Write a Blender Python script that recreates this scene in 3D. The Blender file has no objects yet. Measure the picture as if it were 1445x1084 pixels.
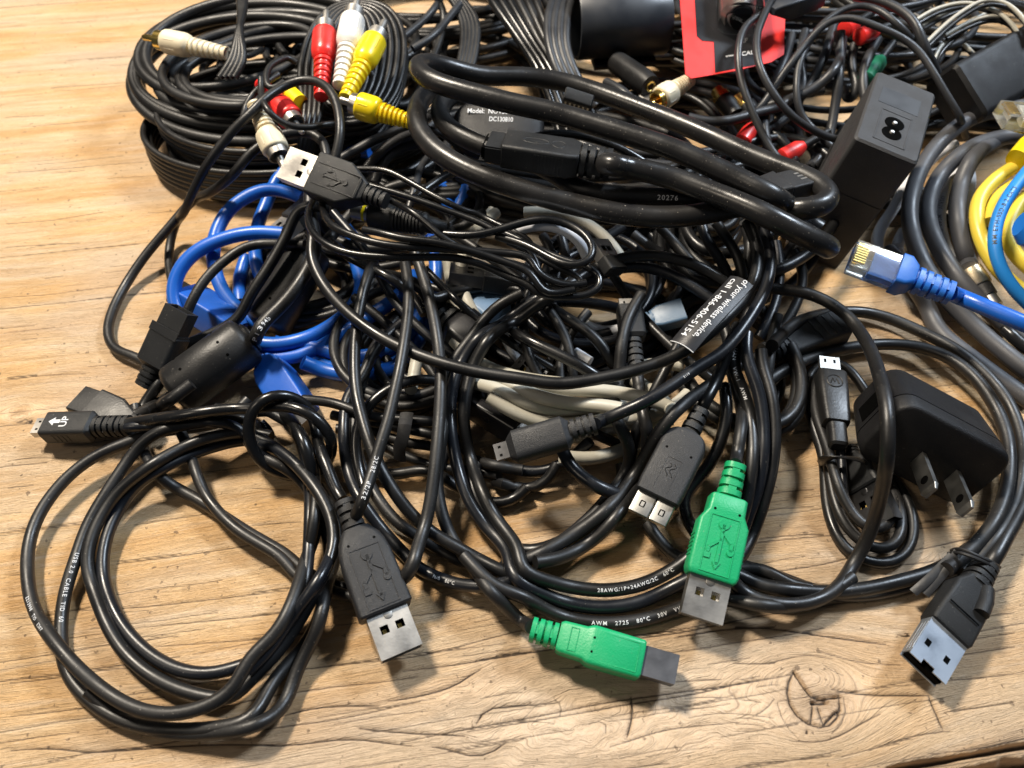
import bpy, math, random
import numpy as np
from mathutils import Vector, Matrix, kdtree
random.seed(7); np.random.seed(7)
SC = bpy.context.scene
COL = SC.collection
# ---------------------------------------------------------------- camera, light, exposure
F = 1092.0; CX = 722.5; CY = 542.0          # focal length and centre of the 1445 x 1084 photograph
PITCH = math.radians(52.0); CAMH = 225.0    # millimetres above the table
cam_d = bpy.data.cameras.new('camera'); cam = bpy.data.objects.new('camera', cam_d); COL.objects.link(cam)
cam.location = (0, 0, CAMH*0.001); cam.rotation_euler = (math.pi/2-PITCH, 0, 0)
cam_d.sensor_width = 36; cam_d.lens = 36*F/1445; cam_d.clip_start = 0.005; cam_d.clip_end = 50
cam_d.dof.use_dof = True; cam_d.dof.focus_distance = 0.252; cam_d.dof.aperture_fstop = 16
SC.camera = cam
w = bpy.data.worlds.new('World'); SC.world = w; w.use_nodes = True
w.node_tree.nodes['Background'].inputs[0].default_value = (0.75, 0.85, 1.0, 1)
w.node_tree.nodes['Background'].inputs[1].default_value = 0.065
def area(name, loc, target, size, power, color, sy=None):
    d = bpy.data.lights.new(name, 'AREA'); d.energy = power; d.color = color; d.size = size
    if sy: d.shape = 'RECTANGLE'; d.size_y = sy
    o = bpy.data.objects.new(name, d); COL.objects.link(o); o.location = loc
    o.rotation_euler = (Vector(target)-Vector(loc)).to_track_quat('-Z', 'Y').to_euler()
    return o
area('ceiling_lamp', (-0.42, 0.56, 1.0), (0, 0.22, 0), 0.15, 23.5, (1.0, 0.89, 0.74))
area('second_lamp', (0.72, 0.62, 0.95), (0.05, 0.2, 0), 0.22, 15, (0.76, 0.87, 1.0))
area('room_lamp', (-1.2, -0.3, 1.3), (0, 0.22, 0), 0.35, 4.0, (1.0, 0.86, 0.68))
SC.view_settings.view_transform = 'Standard'; SC.view_settings.look = 'None'
SC.view_settings.exposure = 0.0; SC.view_settings.gamma = 1
# ---------------------------------------------------------------- pixels of the photograph to millimetres in the place
cP, sP = math.cos(PITCH), math.sin(PITCH)
CAM = np.array([0., 0., CAMH])
def raydir(x, y):
    u = (x-CX)/F; v = (CY-y)/F
    return np.array([u, cP+v*sP, -sP+v*cP])
def PX(x, y, z=0.0):
    d = raydir(x, y); t = (z-CAMH)/d[2]
    return CAM+d*t
def project(p):
    q = np.asarray(p, float)-CAM
    dep = q[..., 1]*cP-q[..., 2]*sP
    u = q[..., 0]/dep; v = (q[..., 1]*sP+q[..., 2]*cP)/dep
    return np.stack([CX+u*F, CY-v*F, dep], -1)
# ---------------------------------------------------------------- materials
MATS = {}
def nn(nt, t, **kw):
    n = nt.nodes.new(t)
    for k, v in kw.items(): setattr(n, k, v)
    return n
def mat(name, col, rough=0.4, metal=0.0, bump=0.0, bscale=2500, dust=0.0, var=0.0, spec=0.5, trans=0.0, coat=0.0):
    if name in MATS: return MATS[name]
    m = bpy.data.materials.new(name); m.use_nodes = True; nt = m.node_tree
    b = nt.nodes['Principled BSDF']; L = nt.links
    b.inputs['Roughness'].default_value = rough; b.inputs['Metallic'].default_value = metal
    b.inputs['Specular IOR Level'].default_value = spec; b.inputs['Transmission Weight'].default_value = trans
    b.inputs['Coat Weight'].default_value = coat
    tc = nn(nt, 'ShaderNodeNewGeometry')
    n1 = nn(nt, 'ShaderNodeTexNoise'); n1.inputs['Scale'].default_value = 90; n1.inputs['Detail'].default_value = 5
    L.new(tc.outputs['Position'], n1.inputs['Vector'])
    r = nn(nt, 'ShaderNodeMapRange'); r.inputs[1].default_value = .3; r.inputs[2].default_value = .7
    r.inputs[3].default_value = rough*(0.75 if metal < .5 else .7); r.inputs[4].default_value = min(1, rough*1.3)
    L.new(n1.outputs['Fac'], r.inputs[0]); L.new(r.outputs[0], b.inputs['Roughness'])
    mix = nn(nt, 'ShaderNodeMix', data_type='RGBA')
    mix.inputs[6].default_value = (*col, 1); c2 = tuple(min(1, c*(1+var)+var*.01) for c in col); mix.inputs[7].default_value = (*c2, 1)
    L.new(n1.outputs['Fac'], mix.inputs[0]); out = mix.outputs[2]
    if dust > 0:
        n2 = nn(nt, 'ShaderNodeTexNoise'); n2.inputs['Scale'].default_value = 1500; n2.inputs['Detail'].default_value = 2
        L.new(tc.outputs['Position'], n2.inputs['Vector'])
        n3 = nn(nt, 'ShaderNodeTexNoise'); n3.inputs['Scale'].default_value = 60; n3.inputs['Detail'].default_value = 3
        L.new(tc.outputs['Position'], n3.inputs['Vector'])
        r2 = nn(nt, 'ShaderNodeMapRange'); r2.inputs[1].default_value = .70; r2.inputs[2].default_value = .76
        L.new(n2.outputs['Fac'], r2.inputs[0])
        mu = nn(nt, 'ShaderNodeMath', operation='MULTIPLY'); L.new(r2.outputs[0], mu.inputs[0]); mu.inputs[1].default_value = dust
        ma = nn(nt, 'ShaderNodeMath', operation='MULTIPLY_ADD'); L.new(n3.outputs['Fac'], ma.inputs[0]); ma.inputs[1].default_value = dust*.05
        L.new(mu.outputs[0], ma.inputs[2])
        mx = nn(nt, 'ShaderNodeMix', data_type='RGBA'); L.new(ma.outputs[0], mx.inputs[0]); L.new(out, mx.inputs[6])
        mx.inputs[7].default_value = (.32, .29, .25, 1); out = mx.outputs[2]
    L.new(out, b.inputs['Base Color'])
    if bump > 0:
        nb = nn(nt, 'ShaderNodeTexNoise'); nb.inputs['Scale'].default_value = bscale; nb.inputs['Detail'].default_value = 2
        L.new(tc.outputs['Position'], nb.inputs['Vector'])
        bp = nn(nt, 'ShaderNodeBump'); bp.inputs['Strength'].default_value = bump; bp.inputs['Distance'].default_value = 0.0002
        L.new(nb.outputs['Fac'], bp.inputs['Height']); L.new(bp.outputs['Normal'], b.inputs['Normal'])
    MATS[name] = m
    return m
GLOSS = mat('glossy_black_jacket', (.0035, .0038, .0045), .28, bump=.08, bscale=900, dust=.16, spec=.55)
SATIN = mat('satin_black_jacket', (.0042, .0045, .0052), .38, bump=.14, bscale=1200, dust=.3, spec=.5)
SATINS = [SATIN, SATIN, mat('worn_black_jacket', (.006, .0062, .007), .46, bump=.2, bscale=900, dust=.5), mat('bluish_black_jacket', (.004, .0055, .009), .33, bump=.12, bscale=1200, dust=.3), mat('waxy_black_jacket', (.005, .005, .0055), .42, bump=.2, bscale=600, dust=.5)]
RUBBER = mat('matte_black_rubber', (.007, .007, .0075), .42, bump=.3, bscale=1500, dust=.4, spec=.45)
DUSTY = mat('dusty_black_jacket', (.0055, .0058, .007), .31, bump=.25, bscale=500, dust=1.0)
GREY = mat('charcoal_jacket', (.022, .023, .026), .42, bump=.2, dust=.3)
MOULD = mat('textured_black_plastic', (.010, .011, .0125), .46, bump=.6, bscale=4500, dust=.35, spec=.35)
MOULD2 = mat('dark_grey_plastic', (.016, .017, .0195), .46, bump=.6, bscale=4500, dust=.35, spec=.35)
BRICK2 = mat('grey_black_plastic', (.038, .038, .040), .55, bump=.8, bscale=3500, dust=.2, spec=.4)
BRICKM = mat('fine_black_plastic', (.005, .005, .006), .46, bump=.7, bscale=3500, dust=.2, spec=.35)
SMOOTH = mat('smooth_black_plastic', (.008, .008, .010), .33, dust=.3)
BLUE = mat('blue_jacket', (.008, .10, .47), .36, bump=.15, dust=.1)
NAVY = mat('blue_plastic', (.008, .085, .42), .42, bump=.4)
SKY = mat('sky_blue_jacket', (.02, .22, .62), .4, bump=.15)
RJBLUE = mat('cornflower_boot', (.015, .12, .48), .45, bump=.3)
PALEB = mat('grey_blue_plastic', (.09, .16, .26), .4, bump=.3)
YEL = mat('yellow_jacket', (.72, .55, .06), .4, bump=.15)
YPL = mat('yellow_plastic', (.83, .62, .01), .3, bump=.15)
RED = mat('red_plastic', (.72, .03, .025), .32, bump=.15)
WPL = mat('white_plastic', (.72, .70, .66), .35, bump=.1)
CREAM = mat('cream_plastic', (.70, .62, .45), .4, bump=.15)
BEIGE = mat('beige_jacket', (.42, .40, .335), .45, bump=.15, dust=.3)
WHITEJ = mat('white_jacket', (.74, .76, .80), .45, bump=.15)
GREEN = mat('green_plastic', (.004, .33, .125), .42, dust=.35, bump=.4, bscale=1800)
DGREEN = mat('dark_green_plastic', (.01, .14, .08), .4)
STEEL = mat('nickel_shell', (.44, .42, .39), .40, 1.0, bump=.12, bscale=1500, var=.1)
DSTEEL = mat('dull_steel', (.17, .17, .175), .36, 1.0, bump=.12, bscale=700)
GOLD = mat('gold_contact', (.85, .60, .18), .25, 1.0)
INK = mat('white_print', (.62, .63, .65), .5)
DINK = mat('black_print', (.02, .025, .03), .5)
HOLE = mat('dark_socket', (.0008, .0008, .0008), .8, spec=.05)
CLEAR = mat('clear_polycarbonate', (.95, .94, .86), .08, trans=.92)
CARD = mat('red_card', (.80, .035, .03), .5, bump=.2)
CARDB = mat('black_card', (.012, .012, .014), .35, bump=.2)
BLIST = mat('clear_blister', (.97, .97, .97), .04, trans=1.0)
TAPE = mat('black_tape', (.012, .012, .013), .5, bump=.5, bscale=500)
# ---------------------------------------------------------------- mesh building
class MB:
    def __init__(s): s.v = []; s.f = []; s.n = 0
    def add(s, v, f):
        v = np.asarray(v, float).reshape(-1, 3)
        s.v.append(v); s.f += [tuple(i+s.n for i in q) for q in f]; s.n += len(v)
    def box(s, fr, x0, x1, y0, y1, z0, z1):
        v = [(x, y, z) for x in (x0, x1) for y in (y0, y1) for z in (z0, z1)]
        s.add(fr(v), [(0, 1, 3, 2), (4, 6, 7, 5), (0, 4, 5, 1), (2, 3, 7, 6), (0, 2, 6, 4), (1, 5, 7, 3)])
    def loft(s, fr, secs, seg=4):
        """secs: (x, width, height, corner radius[, y offset, z offset])"""
        R = []
        for sc in secs:
            x, wd, ht, cr = sc[:4]; yo = sc[4] if len(sc) > 4 else 0; zo = sc[5] if len(sc) > 5 else 0
            cr = min(cr, wd/2*.999, ht/2*.999)
            for q, (sy, sz) in enumerate(((1, 1), (-1, 1), (-1, -1), (1, -1))):
                for k in range(seg+1):
                    a = (q+k/seg)*math.pi/2
                    R.append((x, yo+sy*(wd/2-cr)+cr*math.cos(a), zo+sz*(ht/2-cr)+cr*math.sin(a)))
        n = 4*(seg+1); f = []
        for i in range(len(secs)-1):
            for k in range(n):
                a = i*n+k; b = i*n+(k+1) % n
                f.append((a, b, b+n, a+n))
        f.append(tuple(range(n-1, -1, -1))); f.append(tuple(range((len(secs)-1)*n, len(secs)*n)))
        s.add(fr(R), f)
    def block(s, fr, x0, x1, w0, w1, h0, h1, cr=.8, bev=.4, zo=0, yo=0):
        s.loft(fr, [(x0, w0-2*bev, h0-2*bev, max(cr-bev, .05), yo, zo), (x0+bev, w0, h0, cr, yo, zo),
                    (x1-bev, w1, h1, cr, yo, zo), (x1, w1-2*bev, h1-2*bev, max(cr-bev, .05), yo, zo)])
    def tube(s, P, r, seg=10, flat=1.0, up=None, cap=True):
        P = np.asarray(P, float); n = len(P)
        T = np.gradient(P, axis=0); T /= np.linalg.norm(T, axis=1)[:, None]+1e-9
        rr = np.broadcast_to(np.asarray(r, float), (n,))
        N = np.zeros_like(P)
        a = np.array(up if up is not None else (0, 0, 1.)); a = a-T[0]*a.dot(T[0])
        if np.linalg.norm(a) < .05: a = np.array((1., 0, 0)); a = a-T[0]*a.dot(T[0])
        N[0] = a/np.linalg.norm(a)
        for i in range(1, n):
            b = N[i-1]-T[i]*N[i-1].dot(T[i])
            if flat != 1.0:                      # a ribbon keeps its broad side up
                z = np.array((0, 0, 1.)); z = z-T[i]*z[2]*T[i][2] if False else z-T[i]*z.dot(T[i]); b = b*.8+z*.2
            N[i] = b/(np.linalg.norm(b)+1e-9)
        B = np.cross(T, N)
        ang = np.linspace(0, 2*math.pi, seg, endpoint=False)
        ring = (np.cos(ang)[None, :, None]*N[:, None, :]+flat*np.sin(ang)[None, :, None]*B[:, None, :])*rr[:, None, None]+P[:, None, :]
        f = []
        for i in range(n-1):
            for k in range(seg):
                a0 = i*seg+k; b0 = i*seg+(k+1) % seg
                f.append((a0, b0, b0+seg, a0+seg))
        if cap: f.append(tuple(range(seg-1, -1, -1))); f.append(tuple(range((n-1)*seg, n*seg)))
        s.add(ring.reshape(-1, 3), f)
    def verts(s): return np.concatenate(s.v) if s.v else np.zeros((0, 3))
def frame(tail, tip, roll=0.0, up=(0, 0, 1.)):
    O = np.asarray(tail, float); X = np.asarray(tip, float)-O; L = np.linalg.norm(X); X = X/L
    Z = np.array(up, float); Z = Z-X*Z.dot(X); Z /= np.linalg.norm(Z); Y = np.cross(Z, X)
    c, sn = math.cos(math.radians(roll)), math.sin(math.radians(roll))
    Y, Z = Y*c+Z*sn, Z*c-Y*sn
    M = np.stack([X, Y, Z])
    def fr(v): return np.asarray(v, float).reshape(-1, 3) @ M+O
    fr.L = L; fr.M = M; fr.O = O
    return fr
IDF = frame((0, 0, 0), (1, 0, 0))
def mesh_obj(name, mb, material, parent=None, sharp=38):
    me = bpy.data.meshes.new(name)
    V = mb.verts(); off = np.array(parent['_o']) if parent is not None else (V.min(0)+V.max(0))/2*np.array([1, 1, 0])
    if parent is None: off[2] = V[:, 2].min()
    me.from_pydata(((V-off)*0.001).tolist(), [], mb.f)
    me.materials.append(material); me.polygons.foreach_set('use_smooth', [True]*len(me.polygons))
    me.set_sharp_from_angle(angle=math.radians(sharp))
    o = bpy.data.objects.new(name, me); COL.objects.link(o)
    if parent is not None:
        o.parent = parent
    else:
        o.location = Vector(off*0.001)
    o['_o'] = list(map(float, off))
    return o
def tag(o, label=None, cat=None, group=None, kind=None):
    if label: o['label'] = label
    if cat: o['category'] = cat
    if group: o['group'] = group
    if kind: o['kind'] = kind
    return o
def thing(name, label, cat, at, group=None):
    o = bpy.data.objects.new(name, None); COL.objects.link(o); o.empty_display_size = .01
    at = np.asarray(at, float); o.location = Vector(at*0.001); o['_o'] = list(map(float, at))
    return tag(o, label, cat, group)
def text_mesh(body, size, spacing=1.0, offset=0.0):
    cu = bpy.data.curves.new('t', 'FONT'); cu.body = body; cu.size = size; cu.space_character = spacing; cu.resolution_u = 3
    cu.offset = offset
    cu.align_x = 'LEFT'; ob = bpy.data.objects.new('t', cu); COL.objects.link(ob)
    dg = bpy.context.evaluated_depsgraph_get(); me = ob.evaluated_get(dg).to_mesh()
    v = np.array([tuple(p.co) for p in me.vertices]).reshape(-1, 3); f = [tuple(p.vertices) for p in me.polygons]
    ob.evaluated_get(dg).to_mesh_clear(); bpy.data.objects.remove(ob); bpy.data.curves.remove(cu)
    return v, f
# ---------------------------------------------------------------- paths, in pixels of the photograph with a height in millimetres
def parse(s):
    ox = oy = 0; k = 1.0; pts = []; skip = 0
    for tok in s.split():
        if tok[0] in '@%': skip = 3
        if tok == '@': ox = oy = 0; k = 1.0
        elif tok[0] == '%':
            ox, oy = map(float, tok[1:].split(',')); k = 1/7.225
        elif tok[0] == '@':
            ox, oy = map(float, tok[1:].split(',')); k = 1/3.6125
        else:
            q = tok.split(','); c = [ox+float(q[0])*k, oy+float(q[1])*k, float(q[2]) if len(q) > 2 else None]
            if skip and len(pts) > 1:            # two stretches traced separately: leave out what would double back
                u = (pts[-1][0]-pts[-2][0], pts[-1][1]-pts[-2][1]); v = (c[0]-pts[-1][0], c[1]-pts[-1][1]); lv = math.hypot(*v)
                if lv < 75 and u[0]*v[0]+u[1]*v[1] < .3*math.hypot(*u)*lv: skip -= 1; continue
            skip = 0; pts.append(c)
    s_ = [0]
    for a, b in zip(pts, pts[1:]): s_.append(s_[-1]+math.hypot(a[0]-b[0], a[1]-b[1]))
    ks = [(l, p[2]) for l, p in zip(s_, pts) if p[2] is not None] or [(0, 5)]
    z = np.interp(s_, [a for a, _ in ks], [b for _, b in ks])
    return np.array([PX(p[0], p[1], zz) for p, zz in zip(pts, z)])
def spline(P, step=2.2, r=1.2):
    P = np.asarray(P, float); n = len(P)
    if n == 2: P = np.array([P[0], (P[0]+P[1])/2, P[1]]); n = 3
    E = np.vstack([2*P[0]-P[1], P, 2*P[-1]-P[-2]]); out = []
    for i in range(1, n):
        p0, p1, p2, p3 = E[i-1], E[i], E[i+1], E[i+2]
        t0 = 0; t1 = t0+np.linalg.norm(p1-p0)**.5+1e-6; t2 = t1+np.linalg.norm(p2-p1)**.5+1e-6; t3 = t2+np.linalg.norm(p3-p2)**.5+1e-6
        m = max(2, int(np.linalg.norm(p2-p1)/step*2)); t = np.linspace(t1, t2, m, endpoint=False)[:, None]
        A1 = (t1-t)/(t1-t0)*p0+(t-t0)/(t1-t0)*p1; A2 = (t2-t)/(t2-t1)*p1+(t-t1)/(t2-t1)*p2; A3 = (t3-t)/(t3-t2)*p2+(t-t2)/(t3-t2)*p3
        B1 = (t2-t)/(t2-t0)*A1+(t-t0)/(t2-t0)*A2; B2 = (t3-t)/(t3-t1)*A2+(t-t1)/(t3-t1)*A3
        out.append((t2-t)/(t2-t1)*B1+(t-t1)/(t2-t1)*B2)
    out.append(P[-1:]); Q = np.vstack(out)
    d = np.r_[0, np.cumsum(np.linalg.norm(np.diff(Q, axis=0), axis=1))]
    m = max(4, int(d[-1]/step)); u = np.linspace(0, d[-1], m)
    Q = np.stack([np.interp(u, d, Q[:, k]) for k in range(3)], 1)
    return gsmooth(Q, 2.1*r/step, True)                    # a jacket is too stiff for kinks
def gsmooth(Q, sig, ends=False):
    Q = np.asarray(Q, float); h = max(1, int(sig*2.5)); k = np.exp(-.5*(np.arange(-h, h+1)/max(sig, .3))**2); k /= k.sum()
    A = Q.reshape(len(Q), -1); n = len(A)
    if n < 4: return Q
    e0 = 2*A[0]-A[np.minimum(np.arange(h, 0, -1), n-1)]; e1 = 2*A[-1]-A[np.maximum(n-2-np.arange(h), 0)]
    E = np.vstack([e0, A, e1]); R = np.stack([np.convolve(E[:, c], k, 'valid') for c in range(A.shape[1])], 1)
    return R.reshape(Q.shape)
CABLES = []     # every run of cable, solved together below
class Run:
    def __init__(s, path, r, fixed=False, a0=False, a1=False, flat=1.0):
        if 1.7 < r < 2.75 and not fixed: r *= .90
        s.P = spline(path if not isinstance(path, str) else parse(path), 2.2, 1.2 if fixed else r); s.r = r; s.fixed = fixed; s.a0 = a0; s.a1 = a1; s.flat = flat
        CABLES.append(s)
OBST = []       # spheres of plugs and bricks that runs must clear
def obstacle(p, q, r, n=8):
    for t in np.linspace(0, 1, n): OBST.append((*(np.asarray(p)*(1-t)+np.asarray(q)*t), r))
def solve(iters=70):
    """slide runs along their lines of sight until none cuts another and none sinks into the table"""
    P = np.vstack([c.P for c in CABLES]); nC = len(P)
    R = np.concatenate([np.full(len(c.P), c.r) for c in CABLES])
    ID = np.concatenate([np.full(len(c.P), i) for i, c in enumerate(CABLES)])
    IX = np.concatenate([np.arange(len(c.P)) for c in CABLES])
    W = np.concatenate([np.zeros(len(c.P)) if c.fixed else np.clip(np.minimum(
        np.arange(len(c.P))/5. if c.a0 else 1, np.arange(len(c.P))[::-1]/5. if c.a1 else 1), 0, 1)*np.ones(len(c.P)) for c in CABLES])
    if OBST:
        O = np.array(OBST); P = np.vstack([P, O[:, :3]]); R = np.r_[R, O[:, 3]]; ID = np.r_[ID, np.full(len(O), -1)]
        IX = np.r_[IX, np.zeros(len(O), int)]; W = np.r_[W, np.zeros(len(O))]
    D = P-CAM; t0 = np.linalg.norm(D, axis=1); D /= t0[:, None]; pj = project(P)
    ts = t0.copy(); k = np.ones(9)/9; st = 0                # smoothed distance decides who lies on top
    for c in CABLES:
        n = len(c.P)
        if n > 12: ts[st:st+n] = np.convolve(np.pad(t0[st:st+n], 4, 'edge'), k, 'valid')
        st += n
    ts = ts+ID*1e-3
    kd = kdtree.KDTree(len(P))
    for i, p in enumerate(pj): kd.insert((p[0], p[1], 0), i)
    kd.balance(); I = []; J = []
    rm = R.max()
    for i in range(nC):
        for co, j, d in kd.find_range((pj[i, 0], pj[i, 1], 0), (R[i]+rm)*F/pj[i, 2]*1.0):
            if j > i and (ID[i] != ID[j] or abs(IX[i]-IX[j]) > 9) and (W[i] > 0 or W[j] > 0):
                if d*pj[i, 2]/F < R[i]+R[j]: I.append(i); J.append(j)
    I = np.array(I); J = np.array(J)
    px = np.hypot(pj[I, 0]-pj[J, 0], pj[I, 1]-pj[J, 1])
    near = np.where(ts[I] <= ts[J], I, J); far = np.where(ts[I] <= ts[J], J, I)
    lat = px*np.minimum(pj[I, 2], pj[J, 2])/F; need = np.sqrt(np.maximum((R[I]+R[J])**2-lat**2, 0))
    keep = (ts[far]-ts[near]) < 60
    near, far, need = near[keep], far[keep], need[keep]
    t = t0.copy(); tmax = (CAMH-R-.05)/(-D[:, 2]); tmax[nC:] = 1e9
    for it in range(iters):
        pen = need-(t[far]-t[near]); m = pen > 0.01
        a, b, p_ = near[m], far[m], pen[m]
        wa, wb = W[a], W[b]; atfloor = t[b] >= tmax[b]-.02; wb = np.where(atfloor, 0, wb); sw = wa+wb+1e-6
        mv = np.zeros(len(P)); mx = np.zeros(len(P))
        np.minimum.at(mv, a, -p_*wa/sw); np.maximum.at(mx, b, p_*wb/sw)
        dlt = (mv+mx)*.7; st = 0
        for c in CABLES:
            n = len(c.P)
            if n > 12 and not c.fixed:
                s2 = np.convolve(np.pad(dlt[st:st+n], 3, 'edge'), np.array([1, 2, 3, 4, 3, 2, 1])/16., 'valid')
                dlt[st:st+n] = dlt[st:st+n]*.45+s2*.7
                tt = t[st:st+n]; lap = np.zeros(n); lap[2:-2] = (-tt[:-4]+4*tt[1:-3]-6*tt[2:-2]+4*tt[3:-1]-tt[4:])*.06
                dlt[st:st+n] += lap
            st += n
        t = np.minimum(t+dlt*(W > 0)*W, np.maximum(tmax, 0)*(W > 0)+1e9*(W <= 0)); t = np.minimum(t, np.where(W > 0, tmax, t))
    st = 0
    for c in CABLES:
        n = len(c.P)
        if n > 12 and not c.fixed:
            a = t[st:st+n]; w_ = W[st:st+n]; a = a*(1-w_)+gsmooth(a, 1.7*c.r/2.2+.6)*w_; t[st:st+n] = np.minimum(a, tmax[st:st+n])
        st += n
    print('pairs', len(near), 'left over', int((need-(t[far]-t[near]) > .4).sum()))
    P = CAM+D*t[:, None]; st = 0
    for c in CABLES:
        n = len(c.P); c.P = P[st:st+n]; st += n
def print_on(run, body, s0, size=1.5, parent=None, m=None, flip=False, spacing=1.25, shift=0.0, name='print'):
    """lettering that follows a jacket, s0 = share of the run where it starts"""
    v, f = text_mesh(body, size, spacing, .012*size)
    P = run.P; d = np.r_[0, np.cumsum(np.linalg.norm(np.diff(P, axis=0), axis=1))]
    v = v-np.array([0, size*.36, 0]); sgn = -1 if flip else 1
    if isinstance(s0, tuple): s0 = d[np.argmin(np.hypot(*(project(P)[:, :2]-np.array(s0)).T))]/d[-1]
    s = d[-1]*s0+sgn*v[:, 0]; out = []
    T = np.gradient(P, axis=0); T /= np.linalg.norm(T, axis=1)[:, None]
    for (sx, vy) in zip(s, v[:, 1]):
        p = np.array([np.interp(sx, d, P[:, k]) for k in range(3)]); t = np.array([np.interp(sx, d, T[:, k]) for k in range(3)]); t /= np.linalg.norm(t)
        n = CAM-p; n = n-t*n.dot(t); n /= np.linalg.norm(n); b = np.cross(n, t)*sgn
        a = vy/run.r+shift; out.append(p+(n*math.cos(a)+b*math.sin(a))*(run.r*(1 if run.flat == 1 else 1.03)+.05))
    mb = MB(); mb.add(out, f); return mesh_obj(name, mb, m or INK, parent)
# ---------------------------------------------------------------- the wooden table: one grid with real cracks, knots and grain relief
def vnoise(x, y, seed, oct=3):
    rs = np.random.RandomState(seed); out = 0; amp = 1; tot = 0
    for o in range(oct):
        G = rs.rand(64, 64); xi = np.floor(x).astype(int); yi = np.floor(y).astype(int); fx = x-xi; fy = y-yi
        fx = fx*fx*(3-2*fx); fy = fy*fy*(3-2*fy); g = lambda a, b: G[a % 64, b % 64]
        out = out+amp*((g(xi, yi)*(1-fx)+g(xi+1, yi)*fx)*(1-fy)+(g(xi, yi+1)*(1-fx)+g(xi+1, yi+1)*fx)*fy)
        tot += amp; amp *= .5; x = x*2.03+7.1; y = y*2.03+3.7
    return out/tot-.5
NX, NY = 1000, 860
vv = np.linspace(0, 1, NY); yrow = 30+(640-30)*(vv**1.55*.75+vv*.25)
dep_ = yrow*cP+CAMH*sP
half = np.where(yrow < 520, dep_*.70+14, 400)+0*yrow
half = np.interp(yrow, [30, 60, 300, 480, 640], [150, 165, 255, 330, 420])
S_ = np.linspace(-1, 1, NX)
X = (half[:, None]*S_[None, :]); Y = np.repeat(yrow[:, None], NX, 1)
gd = PX(380, 843)-PX(177, 872); ga = math.atan2(gd[1], gd[0])
ca, sa = math.cos(ga), math.sin(ga)
U = X*ca+Y*sa; Vv = -X*sa+Y*ca                       # along and across the grain
U = U+0; Vw = Vv+9*vnoise(U/150, Vv/70, 1, 2)+2.4*vnoise(U/38, Vv/16, 2, 3)
def knot(px, R, Vw, el=1.5, str_=1.0):
    c = PX(*px); cu = c[0]*ca+c[1]*sa; cv = -c[0]*sa+c[1]*ca
    du = (U-cu)/el; dv = Vv-cv; d2 = du**2+dv**2
    f = 1-str_*R*R/(d2+R*R*.55)
    return Vw+(dv*f-dv)*np.exp(-d2/(R*5.5)**2), np.sqrt(d2), du, dv
G_ = Vw
G_, dk1, du1, dv1 = knot((1150, 985), 15, G_, 1.35)
G_, dk2, du2, dv2 = knot((25, 582), 5, G_, 1.5)
G_, dk3, du3, dv3 = knot((845, 1010), 16, G_, 2.0, .7)
G_, dk4, _, _ = knot((1350, 790), 7, G_, 1.5)
G_, dk5, _, _ = knot((1110, 640), 9, G_, 2, .6)
def env(px, R, el=1.8):
    c = PX(*px); cu = c[0]*ca+c[1]*sa; cv = -c[0]*sa+c[1]*ca
    return np.exp(-(((U-cu)/el)**2+(Vv-cv)**2)/R**2)
burl = np.clip(env((690, 1010), 15)+env((850, 1010), 20, 1.9)*1.1+env((1080, 1000), 16, 1.4)*.5, 0, 1)
G_ = G_+burl*(5*vnoise(U/18, Vv/10, 5, 3)+1.5*vnoise(U/6, Vv/3.5, 6, 2))
H = np.zeros_like(X); DK = np.zeros_like(X)
CR = []   # (pixels, half width mm, depth mm)
def cr(s, wd=.28, dp=.9):
    CR.append((parse(s)[:, :2], wd, dp))
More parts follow.
